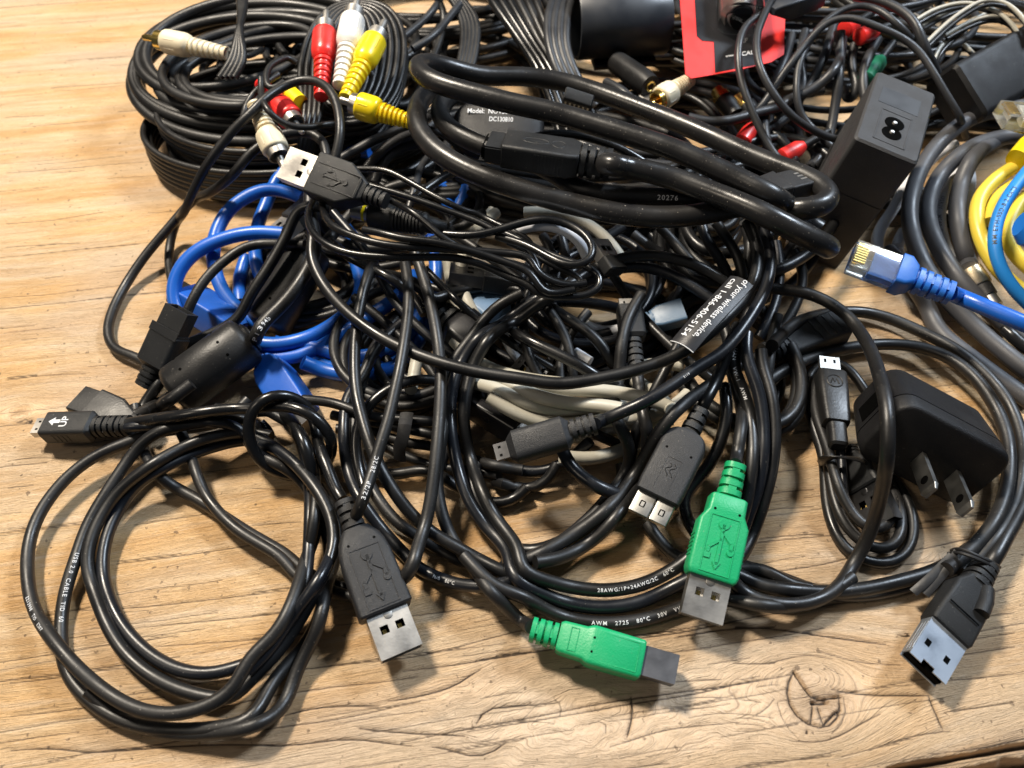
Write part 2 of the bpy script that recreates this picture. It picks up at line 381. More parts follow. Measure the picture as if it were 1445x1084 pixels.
for s in ["@0,784 0,290 200,270 420,225", "@0,784 640,335 1000,300 1445,255", "@0,784 360,245 700,225 1100,180 1445,140", "@0,784 760,430 1100,405 1445,380",
          "@0,784 0,620 250,590 400,560 620,540", "@0,784 640,710 800,690", "@0,784 0,790 250,765 450,735 560,715", "@350,784 300,545 450,525 650,505 850,482 1000,450 1200,395 1445,335",
          "@350,784 0,150 150,130 250,118", "@350,784 0,268 160,250", "@350,784 0,388 150,370 400,345", "@350,784 830,272 1000,250 1200,225",
          "@700,784 0,475 100,460 200,458", "@700,784 10,750 100,738 250,728 330,720", "@700,784 590,950 720,910 840,870 950,850 1150,832 1260,820", "@700,784 540,1078 700,1060 800,1042 900,1035",
          "@700,784 900,615 1050,603 1170,600", "@700,784 1230,515 1350,522 1445,518", "@1045,784 0,515 100,525 200,512 300,480 380,470 500,495",
          "@1045,784 430,455 550,490 650,515 760,525 850,525", "@1045,784 690,970 850,912 1000,880 1110,870", "@1045,784 280,915 400,930 500,912 600,860 700,800 750,780",
          "@1045,784 1000,612 1200,600 1445,572", "@1045,784 1080,772 1250,748 1445,720", "@1045,784 1120,482 1250,462 1445,432", "@1045,784 1170,292 1300,275 1445,255",
          "@1045,784 0,1055 150,1030 400,1010 500,995", "@1045,784 1150,410 1300,380 1445,360", "@1045,784 1150,180 1300,155 1445,120", "@0,500 0,70 150,55", "@0,500 0,500 150,480 300,490", "@0,500 0,640 130,625",
          "@0,500 0,850 100,845", "@0,500 650,830 900,790 1100,760", "@0,500 560,1030 900,985 1445,905", "@0,250 0,190 250,170 500,130", "@0,250 0,985 200,960 400,955", "@0,250 0,310 200,295 380,290",
          "@0,0 0,832 200,818 500,792 750,772", "@0,0 0,550 200,540", "@1045,500 120,900 300,880 450,876", "@1045,500 100,680 250,655 400,645", "@1045,500 160,560 300,545", "@1045,500 850,1035 1000,1020 1100,1000",
          "@1045,784 200,95 400,105 520,112", "@1045,500 60,770 200,745 400,735", "@1045,784 1300,75 1445,60", "@700,500 400,640 580,650", "@350,500 0,640 200,650", "@350,500 0,830 250,810", "@0,784 0,175 120,165", "@0,784 0,66 100,55"]:
    cr(s, .17, .5)
for s in ["@0,784 0,968 200,955 380,975 500,972 700,958 850,945 1100,936 1300,938 1445,940", "@350,784 0,940 200,940 350,920 520,907 700,930 820,945", "@350,784 550,853 700,870 800,874 870,888 950,880 1100,895",
          "@350,784 930,950 1000,950 1080,990 1150,1005 1250,980 1310,930", "@350,784 700,712 850,690 1000,650 1080,620 1130,570 1180,550", "@350,784 150,790 300,748 550,735 650,738", "@700,784 950,378 1060,360 1200,340 1445,328",
          "@1045,784 0,328 150,335 300,350 450,375 600,395 780,420", "@1045,784 500,650 600,672 700,682 850,682 1000,685", "@1045,784 1000,685 1040,780 1075,860",
          "@700,784 700,690 720,740 715,800 690,850 680,900", "@350,784 1160,830 1180,760 1250,745 1445,730", "@350,784 1160,500 1300,480 1445,455", "@1045,784 840,370 880,385 930,375 880,360"]:
    cr(s, .27, .9)
cr("@1045,784 300,560 265,620 265,700 300,780 370,830 430,862 490,850 540,800 555,740 535,680", .3, 1.2)
cr("@1045,784 300,560 350,630 395,690", .45, 1.8); cr("@1045,784 395,690 430,720 490,708 480,685 520,675 545,690", .5, 2)
cr("@1045,784 400,720 410,705 440,725 470,715", 1.0, 2.4); cr("@1045,784 400,735 395,800 390,835", .22, 1); cr("@1045,784 425,740 440,790 460,840", .25, 1)
cr("@1045,784 460,835 500,800 510,765 545,760", .4, 1.6)
cr("@1045,784 370,862 386,870 386,888 370,898 354,888 354,870 370,862", .18, .7)
cr("@0,500 45,300 60,280 110,270 135,268 125,300 90,320 50,320 45,300", .22, .7); cr("@0,500 105,300 125,275 132,285 110,305", .5, .9)
cr("@1045,784 800,1070 850,1055 1000,1037 1200,1000 1445,955 1600,930", .9, 4.0)
cr("@1045,784 1150,1120 1300,1085 1445,1060 1600,1030", 2.2, 5.0)
for q in ["@350,784 1000,940 1100,925 1200,935 1280,905", "@350,784 1180,700 1260,690 1330,660 1400,670", "@700,784 20,830 100,800 160,830 230,810 300,830", "@700,784 300,700 350,740 330,790", "@700,784 480,830 520,800 580,810 600,850 570,880", "@700,784 640,1010 740,990 860,960 960,950", "@700,784 980,700 1100,690 1250,700 1380,720", "@700,784 1000,800 1120,775 1300,780 1445,800", "@1045,784 0,800 80,795 150,810 205,840", "@1045,784 0,830 80,830 150,845", "@1045,784 110,640 180,625 230,630", "@1045,784 200,700 160,760 90,790", "@1045,784 215,720 240,820 290,890 330,910", "@1045,784 560,690 590,760 570,830 500,880", "@1045,784 450,520 500,560 560,580"]:
    cr(q, .12, .35)
# short checks scattered along the grain, and curly ones in the burl
rs = np.random.RandomState(11)
for k in range(300):
    fy = rs.rand()**1.3; y0 = 40+430*fy; x0 = rs.uniform(-1, 1)*np.interp(y0, [30, 480], [160, 330])
    L = rs.uniform(5, 38)*(1 if rs.rand() < .8 else 2.2); n = 6; t = np.linspace(0, 1, n)
    CR.append((np.stack([x0+L*t*ca, y0+L*t*sa+np.cumsum(rs.normal(0, .22, n))], 1), rs.uniform(.06, .15), rs.uniform(.12, .45)))
for k in range(55):
    fy = rs.rand()**1.2; y0 = 45+430*fy; x0 = rs.uniform(-1.1, .9)*np.interp(y0, [30, 480], [160, 330]); L = rs.uniform(35, 120); n = 9; t = np.linspace(0, 1, n)
    CR.append((np.stack([x0+L*t*ca, y0+L*t*sa+np.cumsum(rs.normal(0, .45, n))], 1), rs.uniform(.10, .2), rs.uniform(.4, .9)))
for k in range(0):
    c = PX(*[(690, 1010), (860, 1015), (1080, 995), (830, 1040)][k % 4]); x0 = c[0]+rs.normal(0, 16); y0 = c[1]+rs.normal(0, 6); a = rs.uniform(-.7, .9); n = 9; q = [(x0, y0)]
    for i in range(n):
        a += rs.normal(0, .42); q.append((q[-1][0]+1.5*math.cos(a), q[-1][1]+1.1*math.sin(a)))
    CR.append((np.array(q), rs.uniform(.07, .16), rs.uniform(.2, .5)))
DIRT = np.zeros_like(X)
jit = vnoise(X/6, Y/4, 21, 3)
for P2, wd, dp in CR:
    # smooth the polyline
    Q = spline(np.c_[P2, np.zeros(len(P2))], 3.0)[:, :2]
    y0, y1 = Q[:, 1].min()-4, Q[:, 1].max()+4
    r0 = np.searchsorted(yrow, y0); r1 = np.searchsorted(yrow, y1)
    if r1 <= r0: continue
    hm = half[r0:r1].max(); hl = half[r0:r1].min()
    c0 = max(0, int((min((Q[:, 0].min()-4)/hm, (Q[:, 0].min()-4)/hl)+1)/2*NX)); c1 = min(NX, int((max((Q[:, 0].max()+4)/hm, (Q[:, 0].max()+4)/hl)+1)/2*NX)+1)
    if c1 <= c0: continue
    x = X[r0:r1, c0:c1]; y = Y[r0:r1, c0:c1]; best = np.full(x.shape, 1e9); along = np.zeros(x.shape); n = len(Q)-1
    for i in range(n):
        a, b = Q[i], Q[i+1]; ab = b-a; l2 = ab.dot(ab)+1e-9
        t = np.clip(((x-a[0])*ab[0]+(y-a[1])*ab[1])/l2, 0, 1); d = np.hypot(x-a[0]-t*ab[0], y-a[1]-t*ab[1])
        m = d < best; best = np.where(m, d, best); along = np.where(m, (i+t)/n, along)
    taper = np.clip(np.minimum(along, 1-along)*7, .25, 1) if wd < .85 else 1
    ww = wd*taper*(1+1.1*jit[r0:r1, c0:c1])
    # the grid is as coarse as the crack is wide: keep it at least one cell
    cell = (half[r0:r1, None]/NX+np.gradient(yrow)[r0:r1, None]*.5)*1.25; we = np.maximum(ww, cell); k_ = np.clip((ww/cell)**.6, .35, 1)
    f = np.clip(1.25-best/we, 0, 1)
    H[r0:r1, c0:c1] = np.minimum(H[r0:r1, c0:c1], -dp*f*k_); DK[r0:r1, c0:c1] = np.maximum(DK[r0:r1, c0:c1], np.clip(f, 0, 1)*(.62+.38*np.clip(k_*(.75+dp*.9), 0, 1)))
    DIRT[r0:r1, c0:c1] = np.maximum(DIRT[r0:r1, c0:c1], np.exp(-best/(wd*3.2+.3))*min(1, dp*.8)*.6)
fib = vnoise(G_/.55, U/22, 31, 2); fib2 = vnoise(G_/2.1, U/60, 32, 3)
H += .10*fib+.22*fib2+burl*.30*vnoise(U/4, Vv/2.6, 8, 3)+.7*vnoise(U/70, Vv/40, 9, 2)
H += np.where(dk1 < 14, -.25*np.exp(-(dk1/9)**4), 0)
# beyond the groove at the corner nearest the lens lies the edge of the next board
H[0, :] = -6; H[-1, :] = -6; H[:, 0] = -6; H[:, -1] = -6
nv = NX*NY; co = np.stack([X, Y, H-.35], -1).reshape(-1, 3)*.001
me = bpy.data.meshes.new('table_top'); me.vertices.add(nv); me.vertices.foreach_set('co', co.ravel().astype(np.float32))
ii = (np.arange(NY-1)[:, None]*NX+np.arange(NX-1)[None, :]).ravel(); quads = np.stack([ii, ii+1, ii+NX+1, ii+NX], 1)
me.loops.add(len(quads)*4); me.polygons.add(len(quads)); me.polygons.foreach_set('loop_start', np.arange(len(quads))*4)
me.loops.foreach_set('vertex_index', quads.ravel().astype(np.int32)); me.polygons.foreach_set('use_smooth', np.ones(len(quads), bool)); me.update(); me.validate()
for nm, A in (('grow', G_), ('run', U), ('crack', DK), ('dirt', DIRT), ('burl', burl), ('knot', np.clip(np.exp(-(dk1/9.5)**4)*.8+np.exp(-(dk2/2.6)**2)+.5*np.exp(-(dk4/4)**2), 0, 1)), ('rings', dk1), ('worn', np.clip(env((900, 1010), 55, 2.6)+.6*env((1300, 900), 40, 1.5)+vnoise(X/30, Y/12, 77, 3)*.6, 0, 1))):
    at = me.attributes.new(nm, 'FLOAT', 'POINT'); at.data.foreach_set('value', A.ravel().astype(np.float32))
table = bpy.data.objects.new('table_top', me); COL.objects.link(table); tag(table, 'weathered tan wooden board with cracks and a knot under the cables', None, None, 'structure')
def wood_material():
    m = bpy.data.materials.new('weathered_wood'); m.use_nodes = True; nt = m.node_tree; L = nt.links; b = nt.nodes['Principled BSDF']
    A = lambda n: nn(nt, 'ShaderNodeAttribute', attribute_name=n).outputs['Fac']
    def M(op, a, c=None, d=None):
        n = nn(nt, 'ShaderNodeMath', operation=op)
        for i, v in enumerate((a, c, d)):
            if v is None: continue
            if isinstance(v, (int, float)): n.inputs[i].default_value = v
            else: L.new(v, n.inputs[i])
        return n.outputs[0]
    def noise(sx, sy, det=3, off=0.0, rough=.55, dist=0.0):
        c = nn(nt, 'ShaderNodeCombineXYZ'); L.new(M('MULTIPLY_ADD', A('run'), sx, off), c.inputs[0]); L.new(M('MULTIPLY_ADD', A('grow'), sy, off), c.inputs[1])
        n = nn(nt, 'ShaderNodeTexNoise'); n.inputs['Scale'].default_value = 1; n.inputs['Detail'].default_value = det; n.inputs['Roughness'].default_value = rough
        n.inputs['Distortion'].default_value = dist; L.new(c.outputs[0], n.inputs['Vector']); return n.outputs['Fac']
    def ramp(f, *st):
        r = nn(nt, 'ShaderNodeValToRGB'); e = r.color_ramp.elements
        e[0].position, e[0].color = st[0][0], (*st[0][1], 1); e[1].position, e[1].color = st[-1][0], (*st[-1][1], 1)
        for p, c in st[1:-1]: q = e.new(p); q.color = (*c, 1)
        L.new(f, r.inputs[0]); return r.outputs[0]
    def mix(f, a, c, mode='MIX'):
        n = nn(nt, 'ShaderNodeMix', data_type='RGBA', blend_type=mode)
        if isinstance(f, (int, float)): n.inputs[0].default_value = f
        else: L.new(f, n.inputs[0])
        for i, v in ((6, a), (7, c)):
            if isinstance(v, tuple): n.inputs[i].default_value = (*v, 1)
            else: L.new(v, n.inputs[i])
        return n.outputs[2]
    def mr(f, a, c, lo=0, hi=1):
        n = nn(nt, 'ShaderNodeMapRange'); L.new(f, n.inputs[0])
        for i, v in ((1, a), (2, c), (3, lo), (4, hi)): n.inputs[i].default_value = v
        return n.outputs[0]
    broad = noise(.007, .045, 3, 3.0, .5, .4)
    col = ramp(broad, (.32, (.60, .435, .27)), (.45, (.67, .475, .275)), (.55, (.66, .42, .20)), (.68, (.57, .33, .135)))
    early = noise(.010, .16, 3, 11.0, .6, .25); col = mix(mr(early, .46, .64, 0, .5), col, (.46, .26, .10))
    pale = noise(.02, .22, 4, 29.0, .6); col = mix(mr(pale, .52, .70, 0, .55), col, (.74, .585, .42))
    fibre = noise(.10, 3.2, 4, 41.0, .65); col = mix(mr(fibre, .34, .58, .26, 0), col, (.30, .185, .10))
    fib2 = noise(.35, 1.3, 4, 57.0, .7); col = mix(mr(fib2, .55, .75, 0, .5), col, (.76, .60, .43))
    grey = noise(.012, .02, 2, 70.0); col = mix(mr(grey, .50, .66, 0, .45), col, (.50, .40, .31))
    # knots darker and redder with growth rings
    rg = nn(nt, 'ShaderNodeTexNoise'); rg.inputs['Scale'].default_value = 1; cc = nn(nt, 'ShaderNodeCombineXYZ'); L.new(M('MULTIPLY', A('rings'), 1.5), cc.inputs[0]); L.new(M('MULTIPLY', A('run'), .05), cc.inputs[1]); L.new(cc.outputs[0], rg.inputs['Vector'])
    kcol = ramp(rg.outputs['Fac'], (.35, (.24, .135, .065)), (.65, (.46, .30, .165))); col = mix(mr(A('knot'), .1, .8, 0, .6), col, kcol)
    col = mix(mr(A('burl'), 0, 1, 0, .45), col, (.62, .49, .365))
    col = mix(mr(A('worn'), .15, .9, 0, .4), col, (.50, .395, .295))
    pore = noise(.06, 5.5, 2, 90.0); col = mix(mr(pore, .60, .70, 0, .5), col, (.10, .06, .035))
    tc = nn(nt, 'ShaderNodeNewGeometry'); sp = nn(nt, 'ShaderNodeTexNoise'); sp.inputs['Scale'].default_value = 420; sp.inputs['Detail'].default_value = 3; L.new(tc.outputs['Position'], sp.inputs['Vector'])
    col = mix(mr(sp.outputs['Fac'], .67, .72, 0, .7), col, (.12, .08, .05))
    col = mix(mr(A('dirt'), .1, 1.0, 0, .8), col, (.17, .105, .06))
    col = mix(mr(A('crack'), .50, .90, 0, .93), col, (.028, .018, .012))
    L.new(col, b.inputs['Base Color']); b.inputs['Specular IOR Level'].default_value = .35
    L.new(mr(fibre, .3, .7, .62, .42), b.inputs['Roughness'])
    fine = nn(nt, 'ShaderNodeTexNoise'); fine.inputs['Scale'].default_value = 1100; fine.inputs['Detail'].default_value = 4; L.new(tc.outputs['Position'], fine.inputs['Vector'])
    h = M('ADD', M('MULTIPLY', fibre, 1.0), M('ADD', M('MULTIPLY', fib2, .9), M('MULTIPLY', early, .8))); h = M('MULTIPLY_ADD', pore, -.5, h); h = M('MULTIPLY_ADD', fine.outputs['Fac'], .35, h)
    bp = nn(nt, 'ShaderNodeBump'); bp.inputs['Strength'].default_value = 1.0; bp.inputs['Distance'].default_value = .0006; L.new(h, bp.inputs['Height']); L.new(bp.outputs['Normal'], b.inputs['Normal'])
    return m
me.materials.append(wood_material())
del X, Y, U, Vv, Vw, G_, H, DK, DIRT
# ---------------------------------------------------------------- plugs
def newpart(name, mb, m, parent, sharp=38, label=None):
    o = mesh_obj(name, mb, m, parent, sharp)
    if label: o['label'] = label
    return o
def relief(fr, x0, x1, r0, r1, n=4, fl=1.0):
    """ribbed strain relief"""
    mb = MB(); L = x1-x0; secs = []
    for i in range(n):
        a = x0+L*i/n; b = x0+L*(i+.62)/n; c = x0+L*(i+1)/n; q = r0+(r1-r0)*(i+.5)/n
        for x, k in ((a, .78), (a+.01, 1), (b, 1), (b+.01, .78), (c-.01, .78)): secs.append((x, 2*q*k*fl, 2*q*k, q*k*.75))
    mb.loft(fr, secs, 4)
    # bridges between the ribs, alternating like moulded reliefs
    for i in range(n-1):
        a = x0+L*(i+.55)/n; b = x0+L*(i+1.05)/n; q = r0+(r1-r0)*(i+.8)/n
        if i % 2 == 0: mb.box(fr, a, b, -q*.35*fl, q*.35*fl, -q*.93, q*.93)
        else: mb.box(fr, a, b, -q*.93*fl, q*.93*fl, -q*.35, q*.35)
    return mb
def plate(fr, mb, xs, ys, z0, z1, holes):
    for i in range(len(xs)-1):
        for j in range(len(ys)-1):
            if (i, j) not in holes: mb.box(fr, xs[i], xs[i+1], ys[j], ys[j+1], z0, z1)
def trident(fr, x0, x1, z, wd, th=.36):
    """the trident mark, raised on the face"""
    mb = MB(); L = x1-x0
    def ln(a, b, w_=wd*.10):
        a = np.array(a, float); b = np.array(b, float); d = (b-a)/np.linalg.norm(b-a); n = np.array([-d[1], d[0]])*w_/2
        q = [a+n, b+n, b-n, a-n]; v = [(p[0], p[1], zz) for zz in (z-.15, z+th) for p in q]
        mb.add(fr(v), [(3, 2, 1, 0), (4, 5, 6, 7), (0, 1, 5, 4), (1, 2, 6, 5), (2, 3, 7, 6), (3, 0, 4, 7)])
    def disc(c, r, n=14):
        a = np.linspace(0, 2*math.pi, n, endpoint=False); v = [(c[0]+r*math.cos(t), c[1]+r*math.sin(t), zz) for zz in (z-.15, z+th) for t in a]
        mb.add(fr(v), [tuple(range(n, 2*n))]+[(i, (i+1) % n, (i+1) % n+n, i+n) for i in range(n)])
    disc((x0, 0), wd*.17); ln((x0, 0), (x1-L*.1, 0))
    v = [(x1-L*.16, -wd*.13), (x1-L*.16, wd*.13), (x1, 0)]
    mb.add(fr([(a, b, zz) for zz in (z-.15, z+th) for a, b in v]), [(3, 5, 4), (0, 1, 4, 3), (1, 2, 5, 4), (2, 0, 3, 5)])
    ln((x0+L*.15, 0), (x0+L*.38, wd*.36)); ln((x0+L*.38, wd*.36), (x0+L*.55, wd*.36)); disc((x0+L*.57, wd*.36), wd*.11)
    ln((x0+L*.32, 0), (x0+L*.55, -wd*.34)); ln((x0+L*.55, -wd*.34), (x0+L*.68, -wd*.34)); mb.box(fr, x0+L*.66, x0+L*.66+wd*.2, -wd*.34-wd*.1, -wd*.34+wd*.1, z-.15, z+th)
    return mb
def rim(fr, x0, x1, y0, y1, z, w_=.34, th=.2, open_end=False):
    mb = MB(); mb.box(fr, x0, x0+w_, y0, y1, z-.1, z+th); mb.box(fr, x0+w_, x1, y0, y0+w_, z-.1, z+th); mb.box(fr, x0+w_, x1, y1-w_, y1, z-.1, z+th)
    if not open_end: mb.box(fr, x1-w_, x1, y0+w_, y1-w_, z-.1, z+th)
    return mb
def usb_shell(fr, x0, x1, parent, m=STEEL, inner=None, W=12.0, H=4.5, zo=0.0):
    L = x1-x0; t = .32; mb = MB(); xs = [x0, x0+L*.30, x0+L*.30+2.3, x1]; h = W/2
    ys = [-h, -h*.58, -h*.58+2.4, h*.58-2.4, h*.58, h]
    for zz in (zo+H/2-t, zo-H/2): plate(fr, mb, xs, ys, zz, zz+t, {(1, 1), (1, 3)})
    mb.box(fr, x0, x1, -h, -h+t, zo-H/2+t, zo+H/2-t); mb.box(fr, x0, x1, h-t, h, zo-H/2+t, zo+H/2-t)
    o = newpart('metal_shell', mb, m, parent)
    k = MB(); k.box(fr, x0, x1-.6, -h+.4, h-.4, zo-H/2+.5, zo+.1); k.box(fr, x0, x0+L*.28, -h+.4, h-.4, zo+.1, zo+H/2-.5)
    newpart('tongue', k, inner or HOLE, parent)
    c = MB()
    for s in (-1, 1): c.box(fr, x0+L*.30+.7, x0+L*.30+2.1, s*h*.58-s*1.2-.55, s*h*.58-s*1.2+.55, zo+.1, zo+.3)
    newpart('contact', c, GOLD, parent)
    d = MB()
    d.loft(fr, [(x0+L*.06, 2.6, .3, .14, 0, zo+H/2), (x0+L*.16, 2.2, .5, .2, 0, zo+H/2), (x0+L*.2, .8, .2, .1, 0, zo+H/2)]); newpart('latch_dimple', d, m, parent)
    return o
def usb_a(root, tail, tip, m, bodyw=15.5, bodyh=7.8, roll=0, fs=.22, fb=.74, mark=True, shape='taper', inner=None, shell=STEEL, relr=3.3, dots=True, ribs=4):
    fr = frame(tail, tip, roll); L = fr.L; a = L*fs; b = L*fb
    body = MB(); bw, bh = bodyw, bodyh
    if shape == 'taper': body.loft(fr, [(a, bw*.50, bh*.78, 1.6), (a+.8, bw*.58, bh*.86, 2.0), (a+L*.07, bw*.80, bh, 2.2), (a+L*.12, bw*.90, bh, 1.8), (a+L*.2, bw*.97, bh, 1.4), (b-.6, bw, bh, 1.2), (b, bw-1.0, bh-1.0, .9)])
    elif shape == 'hex': body.loft(fr, [(a, bw*.42, bh*.7, 1.2), (a+L*.10, bw*.72, bh*.96, 1.0), (a+L*.19, bw, bh, .9), (b-.5, bw, bh, .9), (b, bw-.9, bh-.9, .6)])
    elif shape == 'step': body.loft(fr, [(a, bw*.66, bh*.9, 1.2), (a+.5, bw*.74, bh, 1.1), (a+L*.11, bw*.76, bh, 1.1), (a+L*.18, bw*1.0, bh, 1.0), (b-L*.04, bw*1.02, bh, 1.0), (b-.5, bw*.96, bh, 1.0), (b, bw*.9, bh-.8, .8)])
    bo = newpart('plug_body', body, m, root)
    newpart('strain_relief', relief(fr, 0, a+.4, relr*.9, relr*1.05, ribs), m, bo)
    if mark:
        newpart('emblem', trident(fr, a+(b-a)*.36, a+(b-a)*.90, bh/2, bw*.62), m, bo)
        newpart('rim', rim(fr, a+(b-a)*.26, b-1.2, -bw*.30, bw*.30, bh/2), m, bo)
    if dots:
        for s in (-1, 1):
            d = MB(); d.tube(fr([(a+(b-a)*.2, s*bw*.25, bh/2-.3), (a+(b-a)*.2, s*bw*.25, bh/2+.04)]), .42, 8); newpart('pin_hole', d, HOLE, bo)
    if m is GREEN:
        for s in (-1, 1):
            g = MB()
            for k in range(6): g.box(fr, a+(b-a)*(.52+.05*k), a+(b-a)*(.52+.05*k)+.5, s*bw*.51-.15, s*bw*.51+.15, -bh*.34, bh*.34)
            newpart('grip_ribs', g, m, bo)
    usb_shell(fr, b-.2, L, bo, shell, inner)
    obstacle(fr([(0, 0, 0)])[0], fr([(L, 0, 0)])[0], bh*.5)
    return fr
def usb_b(root, tail, tip, m, roll=0):
    fr = frame(tail, tip, roll); L = fr.L; bo_ = MB(); a = L*.19; c = L*.40; b = L*.77
    bo_.loft(fr, [(a, 7.8, 7.0, 1.2), (a+1, 8.8, 8.0, 1.2), (c-1.2, 9.2, 8.4, 1.2), (c, 10.4, 9.4, 1.2), (c+1, 10.9, 9.8, 1.4), (b-.5, 10.5, 9.4, 1.2), (b, 9.7, 8.6, 1.0)])
    bo = newpart('plug_body', bo_, m, root)
    newpart('strain_relief', relief(fr, 0, a+.4, 3.4, 3.6, 4), m, bo)
    newpart('rim', rim(fr, c+2.4, b-1.5, -4.0, 4.0, 4.72, .25, .14), m, bo); newpart('rim', rim(fr, a+3, a+5.4, -3.2, 3.2, 4.12, .2, .14), m, bo)
    for s in (-1, 1):
        d = MB(); d.tube(fr([(c+1.1, s*1.9, 4.5), (c+1.1, s*1.9, 4.94)]), .36, 8); newpart('pin_hole', d, HOLE, bo)
    s_ = MB(); t = .35; W, H = 7.9, 6.8
    s_.box(fr, b-.2, L-1.0, -W/2, W/2, H/2-t, H/2); s_.box(fr, b-.2, L, -W/2, W/2, -H/2, -H/2+t); s_.box(fr, b-.2, L, -W/2, -W/2+t, -H/2+t, H/2-t); s_.box(fr, b-.2, L, W/2-t, W/2, -H/2+t, H/2-t)
    s_.box(fr, L-1.0, L, -W/2, W/2, H/2-t, H/2)
    newpart('metal_shell', s_, mat('tarnished_shell', (.15, .155, .17), .5, 1.0, bump=.06, bscale=1500), bo); k = MB(); k.box(fr, b, L-1.2, -3.2, 3.2, -2.6, 2.9); newpart('tongue', k, HOLE, bo)
    obstacle(tail, tip, 4.5)
def micro_plug(root, tail, tip, m, roll=0, W=10, H=7, sw=6.9, sh=1.9, fs=.3, fb=.84, bev=1.1, ribs=4, shell=STEEL, relr=2.9, name='plug_body'):
    fr = frame(tail, tip, roll); L = fr.L; a = L*fs; b = L*fb; mb = MB(); mb.block(fr, a, b, W, W, H, H, bev+.4, bev)
    bo = newpart(name, mb, m, root); newpart('strain_relief', relief(fr, 0, a+.5, relr, relr, ribs), m, bo)
    s = MB(); t = .25
    s.box(fr, b-.2, L, -sw/2, sw/2, sh/2-t, sh/2); s.box(fr, b-.2, L, -sw/2+.4, sw/2-.4, -sh/2, -sh/2+t); s.box(fr, b-.2, L, -sw/2, -sw/2+t, -sh/2+t, sh/2-t); s.box(fr, b-.2, L, sw/2-t, sw/2, -sh/2+t, sh/2-t)
    newpart('metal_shell', s, shell, bo); k = MB(); k.box(fr, b, L-.5, -sw/2+.5, sw/2-.5, -sh/2+.3, sh/2-.45); newpart('tongue', k, HOLE, bo)
    for q in (-1, 1):
        h = MB(); h.box(fr, L-2.2, L-1.3, q*sw*.25-.35, q*sw*.25+.35, sh/2-.05, sh/2+.04); newpart('latch', h, HOLE, bo)
    obstacle(tail, tip, H*.5)
    return fr, bo
def rca(name, label, tail, tip, m, pin=STEEL, group=None, cord=None, R=5.0):
    """tail = end of the ribbed relief, tip = end of the centre pin"""
    root = thing(name, label, 'audio plug', PX(0, 0) if False else np.asarray(tail), group)
    fr = frame(tail, tip); L = fr.L
    def lathe(prof, seg=20):
        mb = MB(); v = []; n = len(prof)
        for x, r in prof: v += [(x*L, r*math.cos(a), r*math.sin(a)) for a in np.linspace(0, 2*math.pi, seg, endpoint=False)]
        f = [(i*seg+k, i*seg+(k+1) % seg, (i+1)*seg+(k+1) % seg, (i+1)*seg+k) for i in range(n-1) for k in range(seg)]
        f += [tuple(range(seg-1, -1, -1)), tuple(range((n-1)*seg, n*seg))]; mb.add(fr(v), f); return mb
    pr = [(.42, R*.72), (.435, R*.84), (.45, R*.93), (.465, R*.99), (.48, R*1.02), (.50, R*1.04), (.52, R*1.05), (.69, R*1.05), (.705, R*1.04), (.718, R*1.01), (.728, R*.95), (.735, R*.88)]
    b = newpart('plug_body', lathe(pr), m, root)
    rb = []
    for i in range(7):
        x = i*.06; q = R*(.58+.035*i); rb += [(x, q*.8), (x+.008, q), (x+.036, q), (x+.044, q*.8)]
    newpart('strain_relief', lathe(rb+[(.42, R*.6)]), m, b)
    g = MB()
    for k in range(8):
        a = k*math.pi/4; y, z = math.cos(a)*R*1.0, math.sin(a)*R*1.0
        g.tube(fr([(.55*L, y, z), (.67*L, y, z)]), .35, 6)
    newpart('grip', g, m, b)
    newpart('collar', lathe([(.72, R*.86), (.82, R*.82), (.82, R*.7), (.74, R*.7)]), pin, b)
    newpart('centre_pin', lathe([(.74, 1.5), (.97, 1.5), (1.0, .7)], 12), pin, b)
    obstacle(tail, tip, R)
    return root, fr
# ---------------------------------------------------------------- things: plugs first, then every run of cable
def cable(label, m, r, path, root=None, group=None, cat='cable', name=None, a0=False, a1=False, fixed=False, flat=1.0, seg=12):
    if m is SATIN: m = SATINS[(len(CABLES)*7+3) % 5]
    c = Run(path, r, fixed, a0, a1, flat); c.label, c.m, c.root, c.group, c.cat, c.name, c.seg = label, m, root, group, cat, name or ('cord' if root is not None else 'cable'), seg
    return c
def T(s): return parse(s)[0]
def coil(label, m, r, c, rx, ry, z0, z1, turns, jit=2.0, rot=0, wall=4.0, name='cable_coil', flat=1.0, root=None, cat='cable coil', seed=0, arc=(0, 1), fixed=True, group=None, tilt=(0, 0), seg=9):
    """a hank of cable: turns stacked from z0 to z1 in a wall of some thickness, about a centre given in pixels at z0"""
    rs = np.random.RandomState(seed+31); cc = PX(c[0], c[1], z0); n = int(turns*34); k = np.linspace(0, turns, n); a = 2*math.pi*(k+arc[0])
    tr = np.floor(k).astype(int); f = k-tr; ro = rs.uniform(-wall, wall, tr.max()+2); ex = rs.normal(0, jit, (tr.max()+2, 2)); zz = rs.uniform(-.8, .8, tr.max()+2)
    lerp = lambda A: A[tr]*(1-(f*f*(3-2*f)))+A[tr+1]*(f*f*(3-2*f))
    rad = lerp(ro); dx, dy = lerp(ex[:, 0]), lerp(ex[:, 1]); q = math.radians(rot)
    x = (rx+rad)*np.cos(a)+dx; y = (ry+rad)*np.sin(a)+dy
    z = z0+(z1-z0)*(k/turns)+lerp(zz)*jit*.6
    z = z+tilt[0]*x/rx+tilt[1]*y/ry
    P = np.stack([cc[0]+x*math.cos(q)-y*math.sin(q), cc[1]+x*math.sin(q)+y*math.cos(q), np.maximum(z, r)], 1)
    return cable(label, m, r, P, root=root, cat=cat, name=name, fixed=fixed, flat=flat, group=group, seg=seg)
